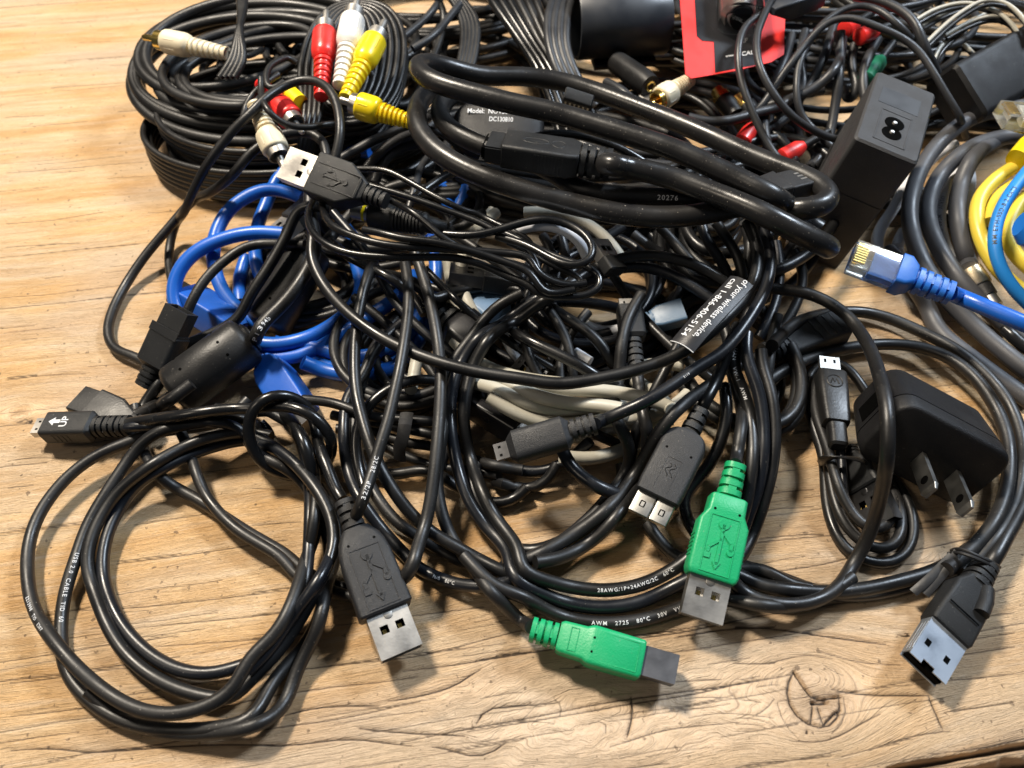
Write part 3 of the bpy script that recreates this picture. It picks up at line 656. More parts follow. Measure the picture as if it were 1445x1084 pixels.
# ---- black front USB cable with the knot, and the big coil at lower left
t = thing('usb_cable', 'black cable knotted above its black plug with raised trident mark, nearest silver plug end', 'cable', PX(430, 760, 0))
usb_a(t, PX(486, 708, 18), PX(567, 923, 8.5), MOULD2, 15.6, 8, roll=-6, fs=.20, fb=.745)
cable('', GLOSS, 2.1, "@0,500 650,352,12 800,335,14 1000,300,17 1200,275,19 %320,530 100,335,20 300,345,22 480,308,25 650,312,26 800,360,26 950,460,24 1060,600,20 1085,740,15 1040,890,10 930,990,7 780,1040,5 600,1020,5 450,965,7 330,870,11 250,730,16 210,550,21 235,380,26 330,255,29 470,190,30 600,190,29 720,235,26 830,320,21 900,450,16 920,580,14 930,700,15 990,860,17 1060,1010,17 1090,1160,16 1180,1270,15.4", t, a1=True)
cable('', GLOSS, 2.15, "%320,530 -100,330,9 100,400,12 400,350,13 600,400,16 690,490,18 770,650,19 830,800,18 870,980,15 880,1200,10 860,1500,7", t)
c_l1 = cable('outermost black cable of the lower left coil, bulging furthest left over bare wood', SATIN, 2.15, "@350,500 0,230,8 @0,500 1150,340,8 900,385,9 760,402,9 680,440,9 520,500 370,600 260,720 180,850 140,1000,5 @0,784 138,60 150,200 185,300,6 270,430,9 420,600,9 620,750,8 750,800 850,812 1000,790 1200,680,11 @350,784 0,515,11 120,430 230,230,10 300,0 @350,500 350,900,8 335,700,10 330,560,12 290,450,14 230,340,14 150,250,12")
c_f = cable('black cable with white lettering just inside the left edge of the lower left coil', SATIN, 2.15, "@350,500 60,420,9 @0,500 1300,330,12 1100,340,13 950,360 780,400,12 680,500 600,620 520,740 440,880,7 400,1000 @0,784 385,20 340,150,5 310,320,2.5 312,450,2.5 340,600 480,760 640,850,2.5 850,890 1100,880,2.5 1300,830 @350,784 0,740,2.5 120,640 250,510 340,380,4 390,230 400,100 @350,500 420,1000,7 380,850 300,680 200,580,10 60,520,12 0,440")
c_e = cable('black cable forming the middle turn of the big lower left coil', SATIN, 2.15, "@350,500 120,420,10 0,390,12 @0,500 1200,400,13 1040,430 880,500 720,600 600,700,9 500,850 450,980 440,1084,5 @0,784 455,60 480,180 530,320 620,480,4 750,600 900,680 1060,722,4 1200,735 @350,784 0,640,5 120,530 240,370 340,190,8 400,60 @350,500 440,1000,12 430,850,14 370,720,15 260,580,15 130,470,13 0,400,12")
c_d = cable('innermost black cable of the lower left coil, closest round the bare wood', SATIN, 2.15, "@350,500 60,350,8 @0,500 1400,435,9 1250,435 1000,500 850,570 700,660,7 600,800 550,900 520,1050,4 @0,784 525,120 600,320 700,450,3 850,560 1000,605 1100,602 1250,555,5 @ 378,925,6 405,895,7 425,850,8 434,800,9 437,740,10 437,690,11 430,640,12 415,600,12")
c_f2 = cable('black cable lying flattest under the near side of the lower left coil', RUBBER, 2.15, "@0,784 450,690,2.2 620,830,2.2 850,905 1100,905 1300,870 1445,790,2.2 @350,784 120,710,2.2 250,570,3 340,420,4 380,280,5 400,150,6 @350,500 455,1010,7 460,900,6 420,760,6 370,680,6", a0=False)
c_x1 = cable('straight black cable slanting from under the two ferrites to beneath the black front plug', SATIN, 2.1, "@0,500 690,260,6 710,400,4 740,520,4 830,640,3 1000,735,2.5 1160,840 1300,930 1445,1010 @350,500 130,1000,2.5 250,1065 @350,784 280,90,2.5 400,130 520,180 620,205,2.5 720,170 800,110,4 850,40,7")
c_x2 = cable('black cable dropping to join the straight slanting one above the empty middle of the coil', SATIN, 2.0, "@0,500 900,350,10 960,480,8 990,570,7 1030,690,6 1100,790,5.5 1200,890,6 1300,955,6 1445,1040,5 @350,500 160,1050,5 @350,784 260,130,4 400,165,3 520,215,3 700,200,3 @350,784 800,120,5 @350,500 880,930,8")
# ---- plug marked UP
t = thing('video_cable', 'small black plug printed with a white arrow and UP, lying furthest left on the wood', 'cable', PX(130, 600, 0))
fr_up, bo = micro_plug(t, PX(184, 601, 10), PX(51, 604, 6), MOULD, 0, 9.6, 7.2, 6.2, 3.0, .36, .895, ribs=6, relr=3.4)
mb = MB(); v, f = text_mesh('UP', 3.6, 1.0, .05); L = fr_up.L
mb.add(fr_up([(L*.625-q[1]*1.0, q[0]-2.6, 3.62) for q in v]) if False else fr_up([(L*.60+q[1], -(q[0]-2.4), 3.64) for q in v]), f); newpart('print', mb, INK, bo)
mb = MB(); mb.add(fr_up([(x, y, 3.64) for x, y in ((L*.68, -.7), (L*.68, .7), (L*.74, .7), (L*.74, 1.7), (L*.80, 0), (L*.74, -1.7), (L*.74, -.7))]), [(0, 1, 2, 3, 4, 5, 6)]); newpart('print', mb, INK, bo)
gr = MB()
for k in range(4): gr.box(fr_up, L*(.58+.05*k), L*(.58+.05*k)+.7, 4.7, 4.95, -1.8, 1.8)
newpart('grip_ribs', gr, MOULD, bo)
cable('', SATIN, 2.0, "@0,500 655,350,13 800,325,14 1000,300,16 1200,275,18 1400,290 @350,500 150,340,16 230,340,14 300,470,14 340,600,14 345,740,13 330,900,11 300,1060,8", t, a0=True)
cable('', SATIN, 2.0, "@0,500 650,372,12.6 800,362,12 1000,345 1130,345,13 1250,390,12 @350,500 0,440,12 130,470,14 260,575,15 370,705,14 425,850,13 438,980 400,1084,11 @350,784 330,170,9 200,350,8 100,500 0,590,7", t, a0=True)
# connector behind it
t = thing('flat_plug', 'dull black wedge shaped plug lying behind the plug marked UP', 'plug', PX(150, 575, 0))
fr = frame(PX(196, 596, 6), PX(112, 566, 5)); mb = MB(); L = fr.L
mb.loft(fr, [(L*.10, 5, 4.5, 1), (L*.35, 11, 6.5, 1.2), (L*.72, 12, 7, 1), (L*.74, 10.5, 5.6, .6), (L, 10.5, 5.2, .5)]); newpart('plug_body', mb, RUBBER, t)
newpart('strain_relief', relief(fr, -6, L*.12, 2.6, 2.6, 4), RUBBER, t); obstacle(PX(196, 596, 6), PX(112, 566, 5), 3.2)
cable('', RUBBER, 2.4, "@0,500 690,310,6 780,285,8 870,235,10 @0,500 980,150,12", t, a0=True)
# ---- firewire plug
t = thing('video_cable', 'tall square black plug standing up with its notched socket open, left of the larger ferrite', 'cable', PX(225, 520, 0))
A, B = PX(214, 527, 8), PX(257, 437, 24)
fr = frame(A, B, up=(-.25, -.8, .6)); L = fr.L; mb = MB()
mb.loft(fr, [(L*.10, 8.4, 7, 1.5), (L*.16, 11.5, 9.5, 1.5), (L*.62, 11.5, 9.8, 1.3), (L*.64, 10.6, 8.4, .8), (L*.66, 10.6, 8.4, .8)])
for a, b, c, d in ((-4.7, 4.7, 2.6, 3.6), (-4.7, 4.7, -3.6, -2.6), (-4.7, -3.7, -2.6, 2.6), (3.7, 4.7, -2.6, 2.6)): mb.box(fr, L*.64, L, a, b, c, d)
bo = newpart('plug_body', mb, MOULD, t); mb = MB(); mb.box(fr, L*.66, L-.9, -2.4, .2, -1.7, .3); mb.box(fr, L*.66, L-.9, .8, 2.6, -1.7, .3); mb.box(fr, L*.66, L-.9, -2.6, 2.6, .3, 1.0); newpart('tongue', mb, MOULD2, bo)
mb = MB(); mb.box(fr, L*.6, L*.72, -5.5, 5.5, 4.4, 5.1); newpart('clip', mb, MOULD, bo)
newpart('strain_relief', relief(fr, -5, L*.13, 3.5, 3.9, 4), MOULD, bo); obstacle(A, B, 4.5)
FWA = fr([(-4.5, 0, 0)])[0]
cable('', RUBBER, 2.1, np.vstack([parse("@350,0 400,800,42 380,710 300,672 180,682,46 60,742,46 0,790,45"), parse("@0,0 1200,880,38 1060,990,27 @0,250 990,110,20 860,260,13 740,400,8 640,550,3 570,690,2.5 548,800,2.5 590,885,2.5 690,915,3.5"), [FWA+np.array([2, 6, -2.]), FWA]]), t, a1=True)
# ---- ferrites
def ferrite(root, tail, tip, R, m=RUBBER):
    fr = frame(tail, tip); L = fr.L; mb = MB(); prof = [(0, R*.45), (.3, R*.72), (1.2, R*.9), (2.6, R), (L-2.6, R), (L-1.2, R*.92), (L-.3, R*.74), (L, R*.55), (L+.1, R*.5), (L+1.6, R*.42), (L+1.7, R*.1)]
    seg = 36; v = [(x, r*math.cos(a), r*math.sin(a)) for x, r in prof for a in np.linspace(0, 2*math.pi, seg, endpoint=False)]
    mb.add(fr(v), [(i*seg+k, i*seg+(k+1) % seg, (i+1)*seg+(k+1) % seg, (i+1)*seg+k) for i in range(len(prof)-1) for k in range(seg)]+[tuple(range(seg-1, -1, -1))])
    o = newpart('ferrite', mb, m, root)
    for x in (.25, .72):
        for a in (55, 100, 135):
            n = np.array([x*L, R*math.cos(math.radians(a)), R*math.sin(math.radians(a))]); d = MB(); d.tube(fr([n*[1, .97, .97], n*[1, 1.006, 1.006]]), .55, 8); newpart('pin_hole', d, HOLE, o)
    r2 = MB(); r2.loft(fr, [(L-.2, R*1.25, R*1.25, R*.62), (L+.5, R*1.3, R*1.3, R*.64), (L+1.2, R*1.05, R*1.05, R*.52)], 6); newpart('collar', r2, m, o)
    obstacle(fr([(2, 0, 0)])[0], fr([(L-2, 0, 0)])[0], R*.97, 6)
    return fr
t = thing('ferrite_cable', 'black cable through the larger dusty ferrite cylinder nearest the lens, printed with a standard number', 'cable', PX(300, 510, 0))
ferrite(t, PX(243, 556, 10), PX(352, 477, 17), 9.3)
c_fw = cable('', RUBBER, 2.7, "@0,250 1300,830,17 @350,250 20,800,19 90,730,24 180,650,28 270,530,31 330,420,33 350,330,34 320,220,36 310,120,38 320,40,40", t, a0=True)
cable('', RUBBER, 2.3, "@0,500 870,215,9 800,262,7 720,292,6 650,320,5 640,360,4", t, a0=True)
t = thing('ferrite_cable', 'black cable with the rear ferrite, half hidden between blue cables under the tangle', 'cable', PX(400, 440, 0))
ferrite(t, PX(374, 462, 8), PX(440, 352, 20), 9.0)
cable('', RUBBER, 2.5, "@350,250 400,330,22 480,240,24 560,150,24 700,60,26 850,20,28", t, a0=True)
c_q = cable('black cable hanging from under the silver plug and sweeping left beneath the larger ferrite', SATIN, 2.3, "@350,0 420,1060,40 @350,250 260,150,38 210,270,34 140,400,29 60,530,25 0,610,22 @0,250 1330,650,20 1230,715,16 1120,780,13 1000,835,10 880,885,9 @0,500 830,130,7 770,200,5 720,280,4 700,400,4 740,520,3 800,620,2.5")
c_s1 = cable('thin black loop arching at top left and running down its left side over bare wood', RUBBER, 2.0, "@350,0 440,820,48 470,700,54 465,590,57 430,480,58 360,415,58 270,405,58 180,440,57 60,525,56 @0,0 1300,560,55 1200,650,52 1090,790,45 1010,920,36 950,1060,26 @0,250 930,110,16 890,250,8 868,330,3.5 860,430,2.5 880,540,2.5 960,640,3")
cable('black cable bowing over the blue loops and into the notched square plug', RUBBER, 2.1, "@350,250 290,345,24 150,340,25 0,345,26 @0,250 1300,350,27 1180,400,26 1080,480,24 1010,570,22 960,670,20 930,760,14 900,860,8")
# ---- USB plug with the bundle of thin cords, top left of the middle
t = thing('usb_cable', 'cable of thin glossy cords whose silver plug end points left over the blue loops', 'cable', PX(460, 250, 0))
fr = usb_a(t, PX(545, 284, 54), PX(404, 232, 56), MOULD, 15.6, 8, roll=-30, fs=.19, fb=.70, shape='hex', relr=2.9, dots=False, mark=False, shell=STEEL)
L = fr.L; newpart('emblem', trident(fr, L*.36, L*.60, 4.0, 6.5), MOULD, t); newpart('rim', rim(fr, L*.24, L*.66, -4, 4, 4, open_end=True), MOULD, t)
TC = GLOSS
cable('', TC, 1.15, "@350,0 530,862,50 700,868,52 800,915 950,1000,50 1130,1084,48 @350,250 1140,175,46 1270,240 1445,335,44 @700,250 120,400,42 200,470,41 300,525,40 400,560,40 450,545,40 430,510,41 330,470,42 200,400,43 60,330,44", t)
cable('', TC, 1.15, "@350,250 610,40,53 800,95,52 1000,165 1200,240,48 1300,300 1445,385,45 @700,250 100,450,44 250,540,43 380,570,42", t, a0=True)
cable('', TC, 1.15, "@350,250 680,100,52 800,155,54 900,225,54 1010,320,52 1150,390,48 1300,430,46 1445,470,45 @700,250 100,500 260,560,43", t, a0=True)
cable('', TC, 1.3, "@350,250 340,110,44 305,190,47 330,285,49 420,355,50 550,395,50 800,410,50 1050,410,49 1200,450,48 1350,520 1445,552,46 @700,250 100,575,45 200,592 350,612,44 470,600,44 540,550,44 520,490,45 470,455,46 380,435,46 250,385,46 100,310,46 0,270,46 @350,250 1270,240,47", t)
cable('', TC, 1.3, "@350,250 375,110,46 385,180,50 430,250,53 550,305,54 700,345,54 900,362,53 1100,372,52 1300,388 1445,410,50 @700,250 100,430,49 200,480 300,540,47 400,555,46 460,540", t)
cable('', TC, 1.25, "@350,250 590,268,54 700,290,56 780,312,56 950,330,55 1150,380,53 1300,430 1445,490,50 @700,250 100,530,48 240,590,46 400,575,45", t)
cable('', TC, 1.4, "@350,250 1000,290,50 1100,298,51 1200,290 1300,262,52 1445,220,53 @700,250 0,275,53 80,235 180,208 280,215,53 400,255 470,310,52 500,385 460,440,51 380,455 290,420,50 150,345,49 0,300", t)
# ---- HDMI style plug with the very thick cable
t = thing('thick_video_cable', 'very thick black cable looped over the pile with a flat black plug along it', 'cable', PX(790, 220, 0))
A, B = PX(858, 232, 60), PX(681, 205, 62); fr = frame(A, B, roll=10); L = fr.L; mb = MB()
mb.loft(fr, [(L*.22, 9, 7, 1.5), (L*.23, 12, 8.4, 1.4), (L*.30, 15, 9, 1.4), (L*.66, 14.5, 9, 1.4), (L*.82, 14, 8.6, 1.2), (L*.83, 13, 8, 1)])
bo = newpart('plug_body', mb, MOULD, t)
newpart('strain_relief', relief(fr, -1, L*.24, 5.0, 5.4, 4), MOULD, bo)
s = MB(); a, b = L*.82, L; t_ = .5
for q in ((-6.6, 6.6, -2.9, -2.4), (-6.6, -6.1, -2.4, 2.4), (6.1, 6.6, -2.4, 2.4), (-6.1, 6.1, 2.4, 2.9)): s.box(fr, a, b if q[2] < 0 and q[3] < 0 else b-2.0, *q)
newpart('metal_shell', s, MOULD, bo); s = MB(); s.box(fr, a, b-.6, -5.6, 5.6, -1.8, 2.0); newpart('tongue', s, HOLE, bo)
for k in (-1, 1): s = MB(); s.box(fr, b-5, b-1.4, k*3.2-1.5, k*3.2+1.5, 2.1, 2.6); newpart('contact', s, STEEL, bo)
g = MB()
for k in range(9): g.box(fr, L*.34+k*1.2, L*.34+k*1.2+.5, -7.6, -7.2, -3, 3); g.box(fr, L*.34+k*1.2, L*.34+k*1.2+.5, 7.2, 7.6, -3, 3)
newpart('grip_ribs', g, MOULD, bo)
g = MB(); P_ = [(L*.40+2.4*math.cos(a)*1, 2.4*math.sin(a), 4.5) for a in np.linspace(0, 2*math.pi, 20)]; g.tube(fr(P_), .16, 5); P_ = [(L*.40-9+2.2*math.cos(a)*2.2+12, 0, 0) for a in ()]
newpart('emblem', g, MOULD, bo)
P_ = [(L*.58+4.6*math.cos(a), 1.9*math.sin(a), 4.5) for a in np.linspace(0, 2*math.pi, 24)]; g = MB(); g.tube(fr(P_), .16, 5); newpart('emblem', g, MOULD, bo)
obstacle(fr([(2, 0, 0)])[0], B, 4.6)
c_th2 = cable('', DUSTY, 3.8, "@700,0 540,832,60 640,850,60 760,868,60 880,895,60 1010,950,60 1160,1005,60 1300,1060,60 @1045,250 60,150,60 150,205,60 280,275,59 380,325,58 450,355,55 470,370,50 440,360,44 330,290,42 200,200,42", t, a0=True, seg=20)
c_th1 = cable('', DUSTY, 3.8, "@1045,250 80,150,52 200,165,54 350,172,57 450,158,58 500,120,58 480,80,58 420,35,58 @1045,0 330,900,56 200,850,54 60,800,52 @700,0 1200,745,50 1000,655,49 800,575,48 600,500 400,430,48 200,392,50 0,388,52 @350,0 1180,400,54 1080,360,56 960,322,60 890,315,64 855,338,68 868,385,70 950,425,70 1080,462,69 1200,490 1400,545,68 @700,0 200,545,67 400,605,66 600,665,66 800,725 950,775,65 1100,850,64 1250,920,63 1380,985,62 @1045,0 200,1010,62 @1045,250 160,130,52 280,200,44 400,270,38", t, seg=20)
c_th3 = cable('', DUSTY, 3.8, "@350,0 1080,430,44 960,450,50 890,490,54 852,570,56 865,660,57 930,755,57 1050,835,56 1200,905,55 1400,970,54 @700,250 100,65,52 250,105,51 400,140,50 600,185,50 800,208,50 1000,200,51 1150,170,52 1270,140,53 1380,120", t, seg=20)
c_th4 = cable('', RUBBER, 3.6, "@350,0 1100,470,50 1010,490,53 960,545,54 975,610 1050,680,54 1200,750,53 @700,0 100,800,51 300,870,51 @700,250 200,30,50 400,70,50 600,95,50 800,100,50 1000,110,51 1150,120,51", t, seg=18)
c_glos = cable('slim glossy cord arching behind the flat black plug of the thick cable', GLOSS, 1.6, "@700,0 150,720,56 220,692,57 320,680,58 420,690,58 520,715,57 640,760,55 750,825,52 850,900,48")
t_ = None
# ---- label tag stuck on the cables right of the middle
# ---- green USB A and B
t = thing('usb_cable', 'black cable ending in the green plug that points down, silver end with two windows', 'cable', PX(1010, 760, 0))
usb_a(t, PX(1038, 656, 24), PX(988, 874, 10), GREEN, 14.6, 7.8, roll=-5, fs=.23, fb=.755, shape='step', relr=3.4, inner=WPL)
cable('', SATIN, 2.2, "@700,500 1220,560,24 1235,470,24 1250,380,24 1255,300,22 1235,200,20 1200,100,22 @700,250 1180,800,24 1130,700,24", t, a0=True)
t = thing('printer_cable', 'black cable ending in the lower green plug with a square metal end', 'cable', PX(850, 910, 0))
usb_b(t, PX(750, 888, 9), PX(953, 947, 7.5), GREEN, roll=12)
cable('', SATIN, 2.2, "@700,784 180,365,10 100,320,7 30,230,4 @350,784 1220,180,3 1160,60,3 @350,500 1050,970,7 990,820,9 965,700,10 960,600,14 985,450,16 1000,300,18 1010,150,19 1050,20,20 @350,250 1060,980,21 1110,860,23 1190,740,25 1290,640,28 1400,590,30", t, a0=True)
c_awm = cable('black cable with white lettering passing just behind the green square-ended plug', SATIN, 2.25, "@350,784 1100,0,6 1180,90,4 1300,190,2.5 @700,784 120,190,2.4 230,270,2.4 350,320 500,345 650,345 800,318 950,262,2.4 1100,215,2.5 1220,230,3 1350,255,3 @1045,784 100,255,3 250,265,3 380,235 480,180,4 570,110,5")
# ---- big loops of the middle
c_i2 = cable('widest black cable of the nested loops below the middle, lettering on its bend', SATIN, 2.3, "@700,250 1170,540,31 1100,490,33 1000,440,34 900,412 800,398,34 700,400 600,425,33 500,465,32 @700,250 300,600,31 180,670,30 80,760,28 @350,250 1290,760,26 1200,860,25 1140,980,24 1115,1084,22 @350,500 1100,180,20 1095,330,17 1130,520,13 1200,720,10 1290,880,7 1400,1010,5 @700,784 100,60,5 200,110,5 330,150,5 480,178 620,176 760,145,6 880,85,6 970,30,7 @700,500 1010,1020,9 1060,940,10 1150,840,14")
c_i1 = cable('black cable second of the nested loops below the middle, rising under the oblong black label', SATIN, 2.3, "@700,250 1120,640,27 1050,590,28 960,530,29 850,480,29 740,455,29 600,470,29 @700,250 400,560,30 200,620,30 100,690,29 30,760,28 @350,250 1200,790,26 1110,900,24 1060,1000,23 @350,500 1045,60,22 1035,200,20 1030,360,17 1060,550,13 1120,740,9 1220,890,6 1340,1010,4 @700,784 60,90,4 170,165,3.5 300,225,3 450,262 600,265 750,235 880,170,4 1000,110,6 1120,60,7")
c_i3 = cable('black cable third of the nested loops, lying closest to the wood below the middle', SATIN, 2.3, "@700,500 640,560,6 650,680,6 560,800,6 440,900,5 300,970 200,1010,4 100,1000 0,940,4 @350,500 1200,800,7 1130,680,10 1160,560,12")
cable('black cable bending out of the beige loops and round above the bare lower middle', SATIN, 2.3, "@700,250 740,600,26 690,680,26 650,780,25 635,880,24 630,1000,22 @700,500 625,50,22 615,180,21 590,300,20 @700,500 640,380,18 690,480,14 680,580,11 610,680,9 540,770,8 440,870,6 340,950,5 230,1020,3 120,1060,2.3 40,1075,2.2")
t = thing('mini_usb_cable', 'black cable whose small ribbed plug hangs straight down beside the blue grey plug', 'cable', PX(895, 500, 0))
fr_, bo_ = micro_plug(t, PX(899, 522, 22), PX(886, 425, 24), MOULD, 0, 9, 7, 6.8, 3, .42, .9, ribs=5, relr=2.7)
cable('', SATIN, 2.3, "@700,500 720,100,21 735,200,20 740,280,19 775,390,17 775,500,15 730,640,12 650,780,9 560,890,7 420,1000,5 300,1050,4 200,1060,4", t, a0=True)
c_m1 = cable('long black cable in one smooth arc across the middle to beneath the label', SATIN, 2.25, "@350,250 330,300,36 320,400,35 350,490,34 420,600,33 540,720,33 700,830,33 850,900,33 1000,952,33 1200,1000,33 1445,1035,33 @700,500 150,150,33 300,155,33 430,140,33 600,110,34 800,55,35 @700,250 900,920,36 1020,850,37 1130,760,38 1240,650,39 1310,550,40 1335,430,41 1320,320,42 1280,230,43")
t = thing('micro_usb_cable', 'black cable whose short six sided plug points left with a tiny silver end', 'cable', PX(770, 620, 0))
fr_, bo_ = micro_plug(t, PX(840, 598, 31), PX(699, 640, 24), MOULD2, -18, 10.2, 8.2, 5.2, 2.2, .24, .865, bev=2.2, ribs=4, relr=3.3, shell=DSTEEL)
c_m2 = cable('', SATIN, 2.2, "@700,500 505,355,31 600,312,32 700,270,33 780,235,34 880,170,35 960,115,35 1060,45,36 @700,250 1130,920,37 1190,860,38 1260,770,39 1330,660,39 1380,560,40 1400,450,41 1390,330,42 1340,230,42", t, a0=True)
t = thing('micro_usb_cable', 'black cable with a round shouldered grey plug and wide two part metal end', 'cable', PX(940, 650, 0))
A, B = PX(983, 592, 24), PX(912, 732, 16); fr = frame(A, B, roll=0); L = fr.L; mb = MB()
secs = [(L*.14, 5, 5.5, 1.5)]
for k in range(7):
    q = k/6*math.pi/2; secs.append((L*.16+L*.16*(1-math.cos(q)), 7+7.2*math.sin(q), 6.6, 1.6))
secs += [(L*.70, 14.3, 6.6, 1.4), (L*.80, 13.6, 6.6, 1.2), (L*.81, 12.8, 5.8, 1.0)]
mb.loft(fr, secs); bo = newpart('plug_body', mb, MOULD2, t); newpart('strain_relief', relief(fr, -3.5, L*.15, 2.6, 3.3, 3), MOULD, bo)
newpart('rim', rim(fr, L*.45, L*.76, -2.4, 2.4, 3.3, .18, .12, True), MOULD2, bo)
mb = MB()
for q in (-.8, .8):
    mb.tube(fr([(L*.50+3.4*u, q*.9+.7*math.sin(u*6.5), 3.34) for u in np.linspace(0, 1.3, 14)]), .14, 5)
newpart('emblem', mb, MOULD, bo)
for s in (-1, 1): d = MB(); d.tube(fr([(L*.38, s*4.0, 3.0), (L*.38, s*4.0, 3.34)]), .42, 8); newpart('pin_hole', d, HOLE, bo)
for y0, y1 in ((-6.1, .3), (.55, 6.2)):
    s = MB(); s.block(fr, L*.80, L, y1-y0, y1-y0, 2.2, 2.2, .4, .2, yo=(y0+y1)/2); o = newpart('metal_shell', s, mat('grey_shell', (.30, .295, .28), .4, 1.0, bump=.1), bo)
    yy = (y0+y1)/2; s = MB(); s.box(fr, L*.88, L*.88+.35, yy-.8, yy+.8, 1.05, 1.14); s.box(fr, L*.93, L*.93+.25, yy-.8, yy+.8, 1.05, 1.14); s.box(fr, L*.88+.35, L*.93, yy-.9, yy-.5, 1.05, 1.14); s.box(fr, L*.88+.35, L*.93, yy+.5, yy+.9, 1.05, 1.14); newpart('latch', s, HOLE, bo)
obstacle(A, B, 3.5)
cable('', GLOSS, 2.3, "@700,500 1015,335,25 1040,290,26 1075,220,27 1120,150,28 1150,80,29 1160,10,30 @700,250 1180,880,31 1230,760,32", t, a0=True)
# vertical cables through the left middle
c_v1 = cable('flat black cable hanging nearly straight, right of the two that cross above the front plug', SATIN, 2.2, "@350,250 850,380,40 880,470,38 920,600,36 955,760,33 975,900,31 983,1050,29 @350,500 985,120,28 978,280,26 965,450,24 950,600,21 925,780,17 890,920,13 850,1010,10 @350,784 850,60,7 800,130,4 700,160,3 600,130,3", flat=1.0)
c_v2 = cable('flat black cable with white lettering crossing in front of two others above the front plug', SATIN, 2.1, "@350,250 800,440,38 818,560,38 815,700,37 795,850,36 770,1000,35 @350,500 770,40,34 745,200,33 715,340,31 670,470,29 640,580,27 600,700,24 565,800,21 530,850,14", flat=1.0)
c_v3 = cable('black cable falling left of centre and bending right across the lower middle', SATIN, 2.2, "@350,250 640,430,30 605,520,30 575,640,30 550,780,29 542,920,28 545,1050,27 @350,500 545,60,27 550,200,26 590,360,25 640,510,23 720,665,20 800,780,16 900,885,12 1010,955,8 1110,1010,5 @350,784 1250,60,4 @700,784 100,110,2.5 200,140,2.5")
c_v4 = cable('black cable curving under the front plug shoulder and along the wood in the lower middle', SATIN, 2.2, "@350,250 800,730,14 760,760,14 690,830,14 620,920,13 590,1020,12 @350,500 560,60,12 510,200,11 490,330,11 490,470,10 515,620,9 570,740,7 640,840,5 720,940,3.5 810,1030,2.5 @350,784 830,40,2.5 920,95,2.5 1050,145 1180,160 1300,150,2.5 @700,784 120,110,2.4")
c_v5 = cable('black cable arching up from behind the front plug and over to the flat hanging cable', GLOSS, 2.1, "@350,500 590,680,8 560,560,10 545,440,13 570,330,17 630,240,19 720,175,20 830,133,20 950,130,18 1040,160,14 1080,230,10")
c_v6 = cable('black cable in a wide curve from under the blue loops down to the taped bundle', SATIN, 2.1, "@350,250 760,720,10 690,800,10 620,910,10 590,1030,9 @350,500 590,80,9 560,180,10 @350,500 540,320,10 560,520,8 640,700,6 760,860,4 900,950,2.5 1050,1040,2.5 @350,784 1250,90,2.3 1400,110,2.3")
c_v7 = cable('black cable branching right from under the silver plug towards the three pronged black plug', GLOSS, 2.0, "@350,250 420,330,26 520,410,30 600,450,31 700,500,30 780,550,27 860,620,24 900,700,22")
cable('black cable slipping behind the hanging cables towards the beige loops', SATIN, 2.2, "@350,250 860,420,34 900,520,32 930,640,27 1000,600,24 1150,570,22 1300,560,22 1445,600,24 @700,250 150,620,24 330,700,25 460,780,25 560,880,23 600,980,20 @700,500 640,80,18 700,200,17")
cable('black cable passing from the thin cords down right across the loose metal plugs', GLOSS, 2.2, "@700,250 40,730,26 100,800,27 200,850,28 350,920,28 450,970,27 530,1030,25 @700,500 570,80,23 640,180,20")
# taped bundle in the middle left
G1 = 'cables of the bundle held by black tape'
for i, (p, lb) in enumerate([("@350,500 280,230,12 400,240,12 480,260,12 620,320,13 760,330,13 950,345,13", 'uppermost cable of the bundle held by a wrap of black tape'),
          ("@350,500 430,310,9 520,330,9 640,350,10 760,370,11 950,410,11 1080,440,10", 'second cable down in the bundle held by a wrap of black tape'),
          ("@350,500 450,380,7 600,385,7 760,440,7 940,470,7 1100,480,7", 'third cable down in the bundle held by a wrap of black tape'),
          ("@350,500 700,470,4 800,520,5 940,570,5 1180,600,5 1280,620,4", 'lowest cable of the bundle held by a wrap of black tape')]):
    cable(lb, SATIN, 1.9, p, group=G1)
tp = MB(); tp.tube(parse("@350,500 810,300,17 800,360,18 790,420,16 770,480,12 775,540,7"), .55, 10, flat=4.2)
tag(mesh_obj('tape', tp, TAPE), 'wrap of crinkled black tape round four cables left of the middle', 'tape')
for i, (p, lb, m) in enumerate([
   ("@700,500 0,560,4 100,590,4 250,600,5 400,520,8 480,440,11", 'black cable curling low under the tiny silver plug end', SATIN),
   ("@700,500 0,650,3 120,690,3 230,680,4 290,620,6 310,560,9", 'black cable just below the one curling low under the tiny silver plug end', SATIN),
   ("@350,500 1150,730,2.5 1280,770,2.5 1380,740,3 1420,680,4 @700,500 120,640,5", 'glossy black cable end of the small curl left of the bare lower middle', GLOSS),
   ("@350,500 1150,540,8 1250,570,8 1400,590,7", 'short run of black cable under the glossy trident plug', SATIN),
   ("@350,500 640,600,4 760,620,4 900,580,5 1100,700,4", 'black cable lying on the wood below the taped bundle', SATIN)]):
    cable(lb, m, 2.1, p)
c_lp = cable('black cable curving from beneath the six sided plug down to the white metal plug end', SATIN, 2.4, "@700,500 330,470,18 350,540,15 400,600,14 480,660,13 580,705,12 680,735,10 760,760,7 860,830,4")
cable('black cable hanging beside the round shouldered plug and turning under it', GLOSS, 2.3, "@700,500 1165,160,24 1180,300,20 1145,450,15 1080,580,11 1010,660,8 950,710,6 955,800,5 1000,900,4 1080,980,3")
cable('black cable with a steep bend crossing left of the round shouldered plug', SATIN, 2.3, "@700,500 1120,140,27 1020,200,26 940,270,24 860,350,21 800,440,18 740,560,14 660,680,11 600,760,9 @700,500 480,860,8 330,960,6 200,1030,3.5 100,1070,2.3 30,1090,2.2")
